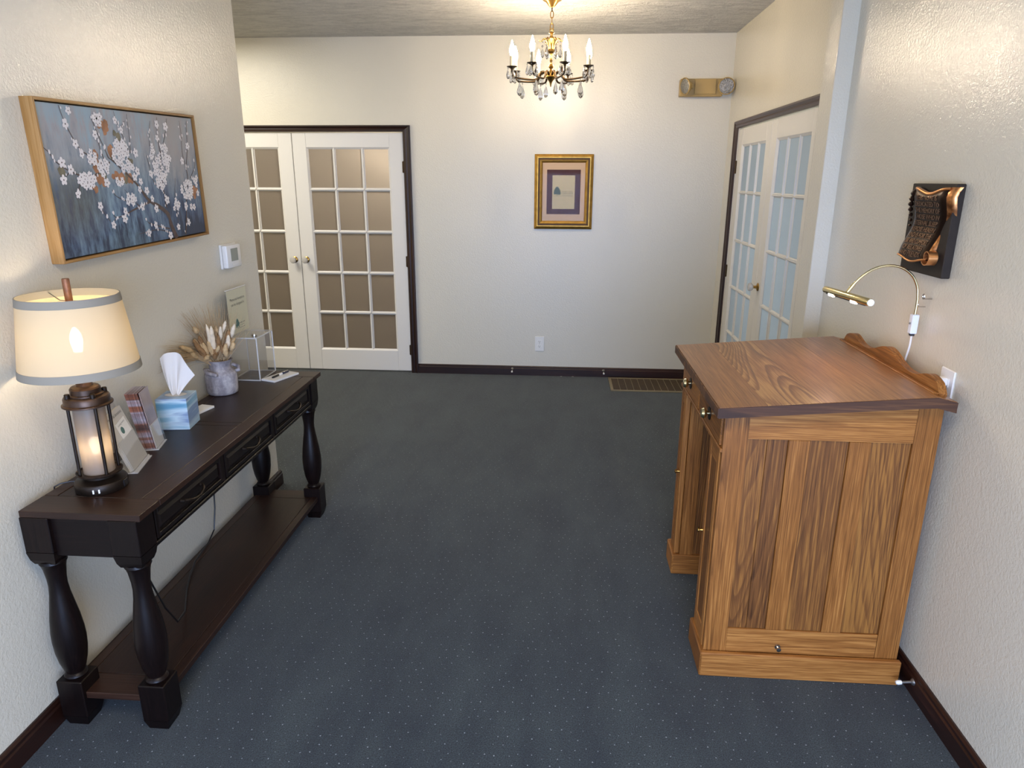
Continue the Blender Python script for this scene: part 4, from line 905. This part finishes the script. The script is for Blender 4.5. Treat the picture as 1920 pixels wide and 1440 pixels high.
# ------------------------------------------------------------------ left wall: picture and thermostat
pic = thing('framed_painting', 'blossom branch canvas print in a slim oak frame on the left wall', 'painting', (XL, 2.4945, 1.664), (math.radians(1.42), 0, 0))
hw, hh = .4585, .241
for s in (-1, 1):
    part('frame_side', MB().box(0, .041, s*hw-(.009 if s > 0 else 0), s*hw+(.009 if s < 0 else 0), -hh, hh, .001), M['frame_oak'], pic)
    part('frame_side', MB().box(0, .041, -hw+.009, hw-.009, s*hh-(.009 if s > 0 else 0), s*hh+(.009 if s < 0 else 0), .001), M['frame_oak_y'], pic)
part('backing', MB().box(.001, .022, -hw+.010, hw-.010, -hh+.010, hh-.010), M['black'], pic)
CW, CH = .89, .456
cv = part('canvas', MB().box(.0, .033, -CW/2, CW/2, -CH/2, CH/2, .001), M['canvas'], pic, 'blue-grey printed canvas')
def uv(u, v, x=.0332): return Vector((x, (u-.5)*CW, (v-.5)*CH))
bm2 = MB()
def ribbon(mb, pts, w0, w1, x):
    P = [uv(*p) for p in pts]; Q = []
    for i in range(len(P)-1):
        p0, p1, p2, p3 = P[max(i-1, 0)], P[i], P[i+1], P[min(i+2, len(P)-1)]
        for k in range(4):
            t = k/4; Q.append(.5*((2*p1)+(p2-p0)*t+(2*p0-5*p1+4*p2-p3)*t*t+(3*p1-p0-3*p2+p3)*t**3))
    Q.append(P[-1]); n = len(Q); V = []
    for i, q in enumerate(Q):
        t = (Q[min(i+1, n-1)]-Q[max(i-1, 0)]).normalized(); s_ = Vector((0, -t.z, t.y)); w = (w0+(w1-w0)*(i/(n-1))**.7)*CW*.5*random.uniform(.85, 1.15)
        V.append((mb.b.verts.new((x, q.y+s_.y*w, q.z+s_.z*w)), mb.b.verts.new((x, q.y-s_.y*w, q.z-s_.z*w))))
    for a, b_ in zip(V, V[1:]): mb.b.faces.new((a[0], a[1], b_[1], b_[0]))
for i, (pts, w0, w1) in enumerate(BRANCH): ribbon(bm2, pts, w0*1.7, w1*1.4, .0342+.000006*i)
part('painted_branch', bm2, M['branch'], cv, 'brown painted branches', smooth=0)
rl = random.Random(5)
for i, (u, v) in enumerate(LEAF):
    c = uv(u, v, .0332); nm = 'leaf_orange' if i % 3 != 1 else 'leaf_olive'
    for q in range(3):
        r = rl.uniform(.010, .019); dy, dz = rl.uniform(-.014, .014), rl.uniform(-.014, .014)
        mb = MB().poly([(c.x+.00004*i+.00001*q, c.y+dy+r*math.cos(a)*rl.uniform(.6, 1.1), c.z+dz+r*1.1*math.sin(a)*rl.uniform(.6, 1.1)) for a in [2*PI*k/9 for k in range(9)]])
        part('painted_leaf', mb, M[nm], cv, smooth=0)
fl, stn = MB(), MB(); rf = random.Random(9)
for i, (u, v, r) in enumerate(BLOSSOM):
    c = uv(u, v); R_ = r*CW; x = .0344+.000012*(i % 60); a0 = rf.uniform(0, 2*PI); asp = rf.uniform(.8, 1.05)
    if R_ < .009:
        fl.poly([(x, c.y+R_*.7*math.cos(a), c.z+R_*1.15*math.sin(a)) for a in [2*PI*k/8 for k in range(8)]]); continue
    for p in range(5):
        a = a0+p*2*PI/5; py, pz = c.y+R_*.56*math.cos(a)*asp, c.z+R_*.56*math.sin(a); ca, sa = math.cos(a), math.sin(a); q = []
        for k in range(9):
            t = 2*PI*k/9; e0, e1 = R_*.47*math.cos(t), R_*.37*math.sin(t); q.append((x+.00004*p/5, py+(e0*ca-e1*sa)*asp, pz+e0*sa+e1*ca))
        fl.poly(q)
    rr = R_*.17; stn.poly([(x+.0002, c.y+rr*math.cos(a), c.z+rr*math.sin(a)) for a in [2*PI*k/6 for k in range(6)]])
part('painted_blossom', fl, M['petal'], cv, 'white painted five-petalled blossoms', smooth=0, kind='stuff')
part('painted_stamen', stn, M['stamen'], cv, 'dark painted blossom centres', smooth=0, kind='stuff')

th = thing('thermostat', 'white thermostat with grey screen on the left wall', 'thermostat', (XL, 3.182, 1.318))
part('back_plate', MB().box(0, .010, -.076, .076, -.056, .056, .003), M['white_plastic'], th)
part('body', MB().box(.010, .036, -.072, .072, -.053, .053, .008, seg=2), M['white_plastic'], th)
part('screen', MB().box(.0358, .0368, -.036, .034, -.022, .036, .0004), M['grey_screen'], th, 'grey display screen')
part('button_row', MB().box(.0358, .0372, -.03, .03, -.042, -.034, .0005), M['white_plastic'], th)

# ------------------------------------------------------------------ back wall
ct = thing('framed_certificate', 'small gilt-framed card with tree emblem on the back wall', 'picture', (.003, D, 1.567))
OW, OH = .2385, .296
def loft_rect(prof, mat, name, label=None):
    mb = MB(); loops = []
    for ins, dep in prof: loops.append([mb.b.verts.new((sx*(OW-ins), -dep, sz*(OH-ins))) for sx, sz in ((-1, -1), (1, -1), (1, 1), (-1, 1))])
    for a, b_ in zip(loops, loops[1:]):
        for i in range(4): mb.b.faces.new((a[i], a[(i+1) % 4], b_[(i+1) % 4], b_[i]))
    part(name, mb, M[mat], ct, label, smooth=15)
loft_rect([(0, 0), (0, .016), (.006, .020), (.022, .027), (.030, .026)], 'gold', 'frame')
loft_rect([(.030, .026), (.034, .020), (.042, .019)], 'gold_dark', 'frame_groove')
loft_rect([(.042, .019), (.046, .022), (.054, .020), (.063, .014), (.066, .009)], 'gold', 'frame_lip')
part('mat', MB().box(-.175, .175, -.008, -.004, -.232, .232), M['mat_tan'], ct, 'tan mat board')
part('inner_mat', MB().box(-.137, .137, -.0088, -.008, -.176, .176), M['mat_maroon'], ct, 'dark maroon mat')
part('card', MB().box(-.092, .092, -.0096, -.0088, -.134, .132), M['paper_tan'], ct, 'parchment card')
def ct_text(txt, s, x, z, mat='ink'):
    me = text_mesh(txt, s, M[mat]); me.transform(Tm(x, -.0099, z) @ Rm(PI/2, 'X')); link('print_line', me, ct)
ct_text('MEMORIAL CHAPEL', .0105, .030, .004); ct_text('FUNERAL HOME', .0135, .030, -.009); ct_text('serving our families', .0095, .030, -.022, 'ink_green')
tr = MB(); cx_, cz_ = -.052, .005
for i, (dx, dz, r) in enumerate(((0, .012, .020), (-.012, 0, .015), (.012, 0, .015), (0, .022, .014), (-.020, -.014, .009), (.020, -.016, .010), (-.006, -.008, .012), (.008, -.010, .012))):
    tr.poly([(cx_+dx+r*math.cos(2*PI*k/14), -.0099-.00002*i, cz_+dz+r*1.15*math.sin(2*PI*k/14)) for k in range(14)])
tr.poly([(cx_-.003, -.0103, cz_-.036), (cx_+.003, -.0103, cz_-.036), (cx_+.002, -.0103, cz_-.010), (cx_-.002, -.0103, cz_-.010)])
part('emblem', tr, M['ink_green'], ct, 'grey-green willow tree emblem')
part('print_rule', MB().box(-.070, .082, -.0099, -.0096, -.0325, -.031), M['ink'], ct)
part('glass', MB().box(-.174, .174, -.0125, -.0115, -.231, .231), M['glass'], ct)

def outlet(name, label, M4, h=.132, w=.080):
    r = thing(name, label, 'outlet'); r.matrix_world = M4
    part('plate', MB().box(-w/2, w/2, -.006, 0, -h/2, h/2, .003), M['white_plastic'], r)
    for s in (-1, 1):
        f = part('socket', MB().box(-.017, .017, -.0075, -.005, s*.021-.014, s*.021+.014, .002), M['white_plastic'], r)
        sl = MB(); sl.box(-.0075, -.0055, -.0079, -.0073, s*.021-.003, s*.021+.007); sl.box(.0055, .0075, -.0079, -.0073, s*.021-.003, s*.021+.006)
        sl.lathe([(0, 0), (.0028, 0), (.0028, .0006), (0, .0006)], seg=8, m=Tm(0, -.0074, s*.021-.008) @ Rm(PI/2, 'X')); part('slot', sl, M['black'], f)
    part('screw', MB().lathe([(0, 0), (.003, 0), (.002, .001), (0, .0012)], seg=8, m=Tm(0, -.006, 0) @ Rm(PI/2, 'X')), M['steel'], r)
    return r
outlet('wall_outlet', 'white duplex outlet low on the back wall', Tm(-.175, D, .286))
outlet('wall_outlet', 'white duplex outlet on the right wall behind the desk, plug in it', Tm(XR, 2.192, 1.036) @ Rm(-PI/2, 'Z'), .128)

def door_stop(label, M4, group=None, L_=.062):
    r = thing('door_stop', label, 'door stop', group=group); r.matrix_world = M4
    part('flange', MB().lathe([(0, 0), (.013, 0), (.011, .004), (.006, .008), (0, .008)], seg=14, m=Rm(PI/2, 'X')), M['steel'], r)
    part('rod', MB().lathe([(0, .007), (.0045, .007), (.0045, L_), (0, L_)], seg=10, m=Rm(PI/2, 'X')), M['steel'], r)
    part('tip', MB().lathe([(0, L_-.002), (.007, L_-.002), (.008, L_+.010), (.005, L_+.016), (0, L_+.016)], seg=12, m=Rm(PI/2, 'X')), M['rubber_white'], r, 'white rubber tip')
TD = Rm(math.radians(6), 'X')
door_stop('left door stop with white tip on back wall baseboard', Tm(-.41, D-.017, .058) @ TD)
door_stop('door stop with white tip on back wall baseboard near the floor vent', Tm(.39, D-.017, .058) @ TD)
door_stop('door stop sticking out of the right baseboard by the desk foot', Tm(XR-.017, 2.032, .052) @ Rm(-PI/2, 'Z') @ TD, L_=.040)
for x, y, lab in ((.020, 5.865, 'left white paper scrap on carpet by the back baseboard'), (.122, 5.866, 'right white paper scrap on carpet by the back baseboard')):
    single('paper_scrap', MB().poly([(-.009, -.004, .001), (-.002, -.006, .003), (.009, -.003, .001), (.007, .004, .002), (-.006, .005, .001)]), M['paper'], lab, 'scrap', (x, y, .001))

# floor vent
fv = thing('floor_vent', 'tan metal floor register with slatted grille by the back wall', 'vent', (.765, 5.655, 0))
vx, vy = .335, .195
part('pan', MB().box(-vx+.02, vx-.02, -vy+.02, vy-.02, .0005, .003), M['vent_dark'], fv)
for s in (-1, 1):
    part('frame_bar', MB().box(-vx, vx, s*vy-(.024 if s > 0 else 0), s*vy+(.024 if s < 0 else 0), 0, .010, .002), M['vent'], fv)
    part('frame_bar', MB().box(s*vx-(.024 if s > 0 else 0), s*vx+(.024 if s < 0 else 0), -vy+.024, vy-.024, 0, .010, .002), M['vent'], fv)
me = MB().box(-.0015, .0015, -vy+.024, vy-.024, .003, .009).mesh('rib', M['vent'], 0)
for k in range(10): o = link('rib', me, fv); o.location = (-vx+.024+.056*(k+1), 0, 0)
lou = MB()
for k in range(26): y = -vy+.032+.0132*k; lou.box(-vx+.024, vx-.024, y, y+.004, .003, .006)
part('louver', lou, M['vent_dark'], fv, 'fine dark louvers', kind='stuff')

# emergency light
EM = Vector((1.05, D, 2.350))
em = thing('emergency_light', 'tan emergency light with two round lamp heads near ceiling', 'emergency light', EM)
def EB(): return MB(EM)
part('housing', EB().box(.882, 1.205, D-.070, D, 2.286, 2.412, .004), M['beige_metal'], em)
part('cover', EB().box(.990, 1.152, D-.082, D-.069, 2.300, 2.410, .003), M['beige_metal'], em)
for hx, turn, tx in ((.918, -62, -.0), (1.222, -4, 0)):
    d = thing
    MM = Tm(hx, D-.112, 2.354) @ Rm(math.radians(turn), 'Z') @ Rm(math.radians(8), 'X') @ Rm(PI/2, 'X')
    h_ = part('lamp_head', EB().lathe([(0, -.045), (.018, -.044), (.030, -.036), (.050, -.012), (.060, .002), (.062, .012), (.057, .016), (.055, .010), (.050, .006)], seg=32, m=MM, cap=False), M['beige_metal'], em)
    part('lens', EB().lathe([(.056, .010), (.046, .0125), (.030, .0145), (.012, .0155), (0, .0155)], seg=10, m=MM), M['lens'], h_, 'silver faceted lens', smooth=8)
    part('bracket', EB().box(-.014, .014, -.012, .012, -.055, .0, .003, m=Tm(hx, D-.112, 2.354) @ Rm(math.radians(turn), 'Z') @ Rm(PI/2, 'X')), M['beige_metal'], h_)
part('bracket', EB().box(.918, .975, D-.118, D-.070, 2.338, 2.374, .004), M['beige_metal'], em)

# ------------------------------------------------------------------ right wall: plaque, lamp
PQ = Vector((XR, 2.428, 1.5145))
pq = thing('memorial_plaque', 'bronze scroll memorial plaque on dark board on the right wall', 'plaque', PQ)
def QB(): return MB(PQ)
part('board', QB().box(1.203, XR, 2.288, 2.568, 1.370, 1.660, .0025), M['board'], pq)
# the page: a thick curved sheet (world y runs right to left in the picture)
def lerp(a, b_, t): return a+(b_-a)*t
def page(u, v, off=0.0):
    """u 0 = near (right) edge, 1 = far (left) edge; v 0 top, 1 bottom"""
    s = math.sin(v*PI*2.0-.5)*.010
    y = lerp(lerp(2.302, 2.358, v), lerp(2.508, 2.546, v), u) - s
    z = lerp(1.640, 1.412, v) + (.010*math.cos((u-.5)*PI*2)*-1 if v < .12 else 0)*(1-v/.12 if v < .12 else 0) + (.008*math.cos(u*PI*2+.4)*((v-.9)/.1) if v > .9 else 0)
    x = 1.186 - .010*math.cos(v*PI*2) + .014*max(0, (.12-v)/.12)**2 + .006*max(0, (u-.85)/.15)**2 + .010*max(0, (.10-u)/.10)**2
    return Vector((x+off, y, z))
pg = QB(); nu, nv = 18, 30
F_ = [[pg.b.verts.new(page(i/(nu-1), j/(nv-1))) for j in range(nv)] for i in range(nu)]
K_ = [[pg.b.verts.new(page(i/(nu-1), j/(nv-1), .010)) for j in range(nv)] for i in range(nu)]
for i in range(nu-1):
    for j in range(nv-1):
        pg.b.faces.new((F_[i][j], F_[i+1][j], F_[i+1][j+1], F_[i][j+1])); pg.b.faces.new((K_[i][j], K_[i][j+1], K_[i+1][j+1], K_[i+1][j]))
for i in range(nu-1):
    for j in (0, nv-1): pg.b.faces.new((F_[i][j], K_[i][j], K_[i+1][j], F_[i+1][j]))
for j in range(nv-1):
    for i in (0, nu-1): pg.b.faces.new((F_[i][j], F_[i][j+1], K_[i][j+1], K_[i][j]))
pg._xf([v for L0 in (F_, K_) for r in L0 for v in r])
pgo = part('scroll_page', pg, M['bronze_dark'], pq, 'dark bronze scroll page', smooth=50)
# bright rolled rim: top edge and near edge with the curl that hangs behind it
rim = QB(); rim.tube([page(i/16, .015, -.001) for i in range(17)], [.0045+.002*math.sin(PI*i/16) for i in range(17)], 10)
part('scroll_rim', rim, M['bronze'], pq, 'copper-coloured rolled top rim', smooth=60)
rim = QB(); rim.tube([page(i/16, .985, -.001) for i in range(17)], .0035, 10); part('scroll_rim', rim, M['bronze'], pq, 'copper-coloured bottom rim', smooth=60)
back = QB()
def bk(u, v):
    c = page(0, v*.93); t = u
    return Vector((c.x-.0012+.018*t*t, c.y+.002-.034*math.sin(PI*.5*t)*(1-.55*v**.7), c.z))
back.grid(bk, 8, 20); part('scroll_roll', back, M['bronze'], pq, 'copper roll turned back along the near edge', smooth=60)
sp = QB(); pts_o = []; cyy, czz = 2.330, 1.434
def spiral(th): return .030*(1-.095*th)
V = []
for i in range(49):
    th = i/48*2*PI*1.35; r = spiral(th); a = -.6-th
    y, z = cyy+r*math.cos(a), czz+r*math.sin(a)
    ny_, nz_ = math.cos(a)*.0032, math.sin(a)*.0032
    V.append([sp.b.verts.new((x, y+k*ny_, z+k*nz_)) for x, k in ((1.166, 0), (1.166, -1), (1.194, -1), (1.194, 0))])
for a, b_ in zip(V, V[1:]):
    for k in range(4): sp.b.faces.new((a[k], a[(k+1) % 4], b_[(k+1) % 4], b_[k]))
sp.b.faces.new(V[0]); sp.b.faces.new(list(reversed(V[-1]))); sp._xf([v for r in V for v in r])
part('scroll_curl', sp, M['bronze'], pq, 'copper spiral curl at the lower near corner', smooth=50)
lfm = QB()
for k in range(7):
    t = k/6; c = Vector((1.186, 2.512+.010*math.sin(t*5)+.006*t, 1.628-.105*t)); r = .012*(1-.55*t)
    lfm.lathe([(0, -r), (r*.7, -r*.6), (r, 0), (r*.6, r*.7), (0, r)], c=c, seg=7)
part('leaf_ornament', lfm, M['bronze_dark'], pq, 'dark leaf ornament down the far edge', smooth=20)
LINES = ['THIS HOME IS', 'DEDICATED TO', 'THE MEMORY OF', 'THOSE WHO IN', 'ETERNAL SLEEP', 'REPOSE HEREIN', 'AND IS FOR THE', 'USE AND COMFORT', 'OF RELATIVES', 'AND FRIENDS.']
M['letter'] = plain('worn_bronze_letter', '8e7058', .38, .85)
for k, t in enumerate(LINES):
    v = .11+.80*k/9; a, b_ = page(.12, v), page(.90, v); wd = (b_-a).length
    me = text_mesh(t, .0215, M['letter'], .0008); xs = [q.co.x for q in me.vertices]; w0 = max(xs)-min(xs); sc = min(1.0, wd/w0)
    me.transform(Matrix.Diagonal((sc, 1, 1, 1)))
    for q in me.vertices:      # bend the line onto the page
        u = .51 - q.co.x/wd*.78; vv = v - q.co.y/.228; p = page(u, vv); q.co = p + Vector((-.0016-q.co.z, 0, 0)) - PQ
    link('raised_lettering', me, pq)

GL = Vector((1.20, 2.40, 1.165))
gl = thing('gooseneck_lamp', 'polished brass gooseneck lamp curving over the oak desk', 'lamp', GL)
def GB(): return MB(GL)
arm = [(1.200, 2.402, 1.232), (1.200, 2.401, 1.26), (1.199, 2.40, 1.285)]
import_pts = [(1.1985, 1.288), (1.192, 1.325), (1.172, 1.362), (1.140, 1.387), (1.105, 1.397), (1.070, 1.395), (1.035, 1.382), (1.005, 1.358), (.983, 1.332), (.968, 1.310)]
arm += [(x, 2.40, z) for x, z in import_pts]
def smooth_pts(P, k=4):
    P = [Vector(p) for p in P]; Q = []
    for i in range(len(P)-1):
        p0, p1, p2, p3 = P[max(i-1, 0)], P[i], P[i+1], P[min(i+2, len(P)-1)]
        for j in range(k):
            t = j/k; Q.append(.5*((2*p1)+(p2-p0)*t+(2*p0-5*p1+4*p2-p3)*t*t+(3*p1-p0-3*p2+p3)*t**3))
    return Q+[P[-1]]
part('arm', GB().tube(smooth_pts(arm), .0042, 10), M['brass_bright'], gl, smooth=60)
part('ferrule', GB().tube([(.985, 2.40, 1.335), (.966, 2.40, 1.306)], .0062, 12), M['brass_bright'], gl)
A_, B_ = Vector((.966, 2.592, 1.287)), Vector((.966, 2.213, 1.303))
ax_ = (B_-A_).normalized()
part('head', GB().tube([A_, A_+ax_*.002, B_-ax_*.002, B_], [.010, .0125, .0125, .0115], 20), M['brass_bright'], gl)
part('end_cap', GB().tube([B_, B_+ax_*.003], .0105, 18), M['white_plastic'], gl, 'white end cap')
shd = A_.lerp(B_, .5)
part('head_slot', GB().box(-.007, .007, -.165, .165, -.0135, -.006, m=Tm(*shd) @ Rm(math.atan2(B_.z-A_.z, -(B_.y-A_.y)) * -1, 'X')), M['black'], gl)
for t in (.19, .70):
    c = A_.lerp(B_, t) + Vector((-.003, 0, -.011)); part('bulb', GB().tube([c-ax_*.026, c-ax_*.018, c+ax_*.018, c+ax_*.026], [.003, .0065, .0065, .003], 12), M['picbulb'], gl)
part('switch_box', GB().box(1.190, 1.212, 2.392, 2.414, 1.168, 1.234, .002), M['blue_white'], gl, 'white switch box')
part('switch', GB().lathe([(0, 0), (.0035, 0), (.003, .004), (0, .0045)], seg=10, m=Tm(1.190, 2.402, 1.203) @ Rm(-PI/2, 'Y')), M['steel'], gl)
part('boot', GB().box(1.194, 1.208, 2.396, 2.410, 1.160, 1.169, .001), M['black'], gl)
cl = GB()
for yy, z in ((2.405, 1.268), (2.372, 1.300)): cl.tube([(1.203, yy+.006*math.cos(a), z+.008*math.sin(a)) for a in [2*PI*k/12 for k in range(12)]], .0018, 6, closed=True); cl.tube([(1.203, yy, z-.008), (XR+.001, yy, z-.008)], .002, 6)
part('wall_clip', cl, M['chrome'], gl)
cd = smooth_pts([(1.201, 2.403, 1.163), (1.203, 2.408, 1.12), (1.203, 2.425, 1.06), (1.205, 2.44, .99), (1.206, 2.41, .93), (1.207, 2.33, .93), (1.207, 2.27, 1.0), (1.204, 2.235, 1.055), (1.199, 2.215, 1.062), (1.200, 2.205, 1.062)])
part('power_cord', GB().tube(cd, .0034, 8), M['white_plastic'], gl, smooth=60)
part('plug', GB().box(1.192, XR-.007, 2.176, 2.206, 1.047, 1.073, .004), M['white_plastic'], gl, 'white plug in the wall outlet')

# ------------------------------------------------------------------ chandelier
CH_ = Vector((-.095, 4.75, ZC))
cr = thing('chandelier', 'brass eight-arm chandelier with flame bulbs and crystal drops', 'chandelier', CH_)
def hp_(name, mb, mat, label=None, smooth=40): return part(name, mb, mat, cr, label, smooth)
hp_('canopy', MB().lathe([(.062, 0), (.062, -.012), (.056, -.018), (.040, -.026), (.028, -.040), (.018, -.050), (.010, -.056), (0, -.058)], seg=32), M['brass'])
hp_('hook', MB().tube([(0, 0, -.055), (0, 0, -.080)], .004, 8), M['brass_dark'])
z = -.076
for k in range(3):
    mm = Tm(0, 0, z-.020) @ Rm(PI/2*(k % 2), 'Z')
    hp_('chain_link', MB().tube([(.0095*math.cos(a), 0, .021*math.sin(a)) for a in [2*PI*i/18 for i in range(18)]], .0028, 6, m=mm, closed=True), M['brass']); z -= .0345
hp_('ring', MB().tube([(.012*math.cos(2*PI*i/16), 0, -.183+.010*math.sin(2*PI*i/16)) for i in range(16)], .0025, 6, closed=True), M['brass'])
hp_('column', MB().lathe([(0, -.190), (.006, -.192), (.016, -.196), (.018, -.200), (.008, -.206), (.007, -.214), (.013, -.222), (.014, -.232), (.009, -.240), (.008, -.262), (.010, -.278), (.018, -.292), (.024, -.302), (.020, -.312), (.009, -.318), (.006, -.330), (.006, -.352), (.010, -.358), (.006, -.364), (.006, -.376), (.015, -.384), (.017, -.391), (.012, -.400), (.008, -.406), (.012, -.414), (.022, -.426), (.028, -.436), (.030, -.446), (.034, -.452), (.026, -.462), (.014, -.474), (.008, -.486), (.006, -.494), (.003, -.508), (0, -.512)], seg=28), M['brass'])
DROP = MB().lathe([(0, -.046), (.006, -.043), (.0085, -.036), (.0075, -.026), (.004, -.012), (.0012, -.003), (0, -.002)], seg=6).mesh('crystal_drop', M['crystal'], 10)
BEAD = MB().lathe([(0, -.012), (.006, -.006), (0, 0)], seg=6).mesh('crystal_bead', M['crystal'], 10)
BIG = MB().lathe([(0, -.062), (.008, -.057), (.0125, -.046), (.0105, -.032), (.005, -.016), (.0015, -.004), (0, -.002)], seg=8).mesh('crystal_drop', M['crystal'], 10)
def drop(p, me, s=1.0, rz=0):
    o = link(me.name.split('.')[0], me, cr); o.location = p; o.scale = (s, s, s); o.rotation_euler = (0, 0, rz)
FLAME = MB().lathe([(0, 0), (.009, .001), (.013, .012), (.0165, .026), (.0155, .042), (.010, .060), (.005, .076), (.002, .086), (0, .090)], seg=16).mesh('flame_bulb', M['bulb'], 60)
SLEEVE = MB().lathe([(0, 0), (.0125, 0), (.0125, .062), (.009, .064), (0, .064)], seg=16).mesh('candle_sleeve', M['sleeve'], 40)
PAN = MB().lathe([(0, -.020), (.006, -.020), (.008, -.010), (.018, -.004), (.032, .002), (.033, .004), (.018, .001), (0, .001)], seg=24).mesh('drip_pan', M['brass_dark'], 40)
armp = smooth_pts([(.020, 0, -.446), (.045, 0, -.425), (.068, 0, -.428), (.080, 0, -.450), (.100, 0, -.470), (.145, 0, -.472), (.200, 0, -.468), (.236, 0, -.462), (.252, 0, -.446), (.256, 0, -.425)])
ARM = MB().tube(armp, [.0075-.003*i/len(armp) for i in range(len(armp))], 10).mesh('arm', M['brass_dark'], 60)
for k in range(8):
    a = math.radians(22.5-2.5+45*k); R = Rm(a, 'Z'); u = Vector((math.cos(a), math.sin(a), 0))
    o = link('arm', ARM, cr); o.rotation_euler = (0, 0, a)
    base = u*.256+Vector((0, 0, -.405))
    for nm, me, dz in (('drip_pan', PAN, 0), ('candle_sleeve', SLEEVE, .001), ('flame_bulb', FLAME, .064)):
        o = link(nm, me, cr); o.location = base+Vector((0, 0, dz))
    for q in range(5):
        b_ = a+q*2*PI/5+.3; p = base+Vector((.030*math.cos(b_), .030*math.sin(b_), -.001)); drop(p, BEAD, .8); drop(p+Vector((0, 0, -.009)), DROP, 1.25, q)
    p = u*.205+Vector((0, 0, -.474)); drop(p, BEAD); drop(p+Vector((0, 0, -.011)), BIG, 1.4, k)
    if k % 2 == 0:
        p = u*.095+Vector((0, 0, -.474)); drop(p, BEAD); drop(p+Vector((0, 0, -.011)), BIG, 1.3, k)
for k in range(6):
    a = math.radians(60*k); u = Vector((math.cos(a), math.sin(a), 0))
    pts = [(.012, 0, -.296), (.020, 0, -.262), (.032, 0, -.238), (.048, 0, -.232), (.062, 0, -.246), (.072, 0, -.246), (.078, 0, -.238)]
    hp_('scroll', MB().tube(smooth_pts(pts, 3), [.005]*6+[.0045]*6+[.003]*7, 8, m=Rm(a, 'Z')), M['brass'], smooth=60)
    p = u*.056+Vector((0, 0, -.244)); drop(p, BEAD, .9); drop(p+Vector((0, 0, -.022)), BEAD, 1.3); drop(p+Vector((0, 0, -.036)), BIG, 1.0, k)
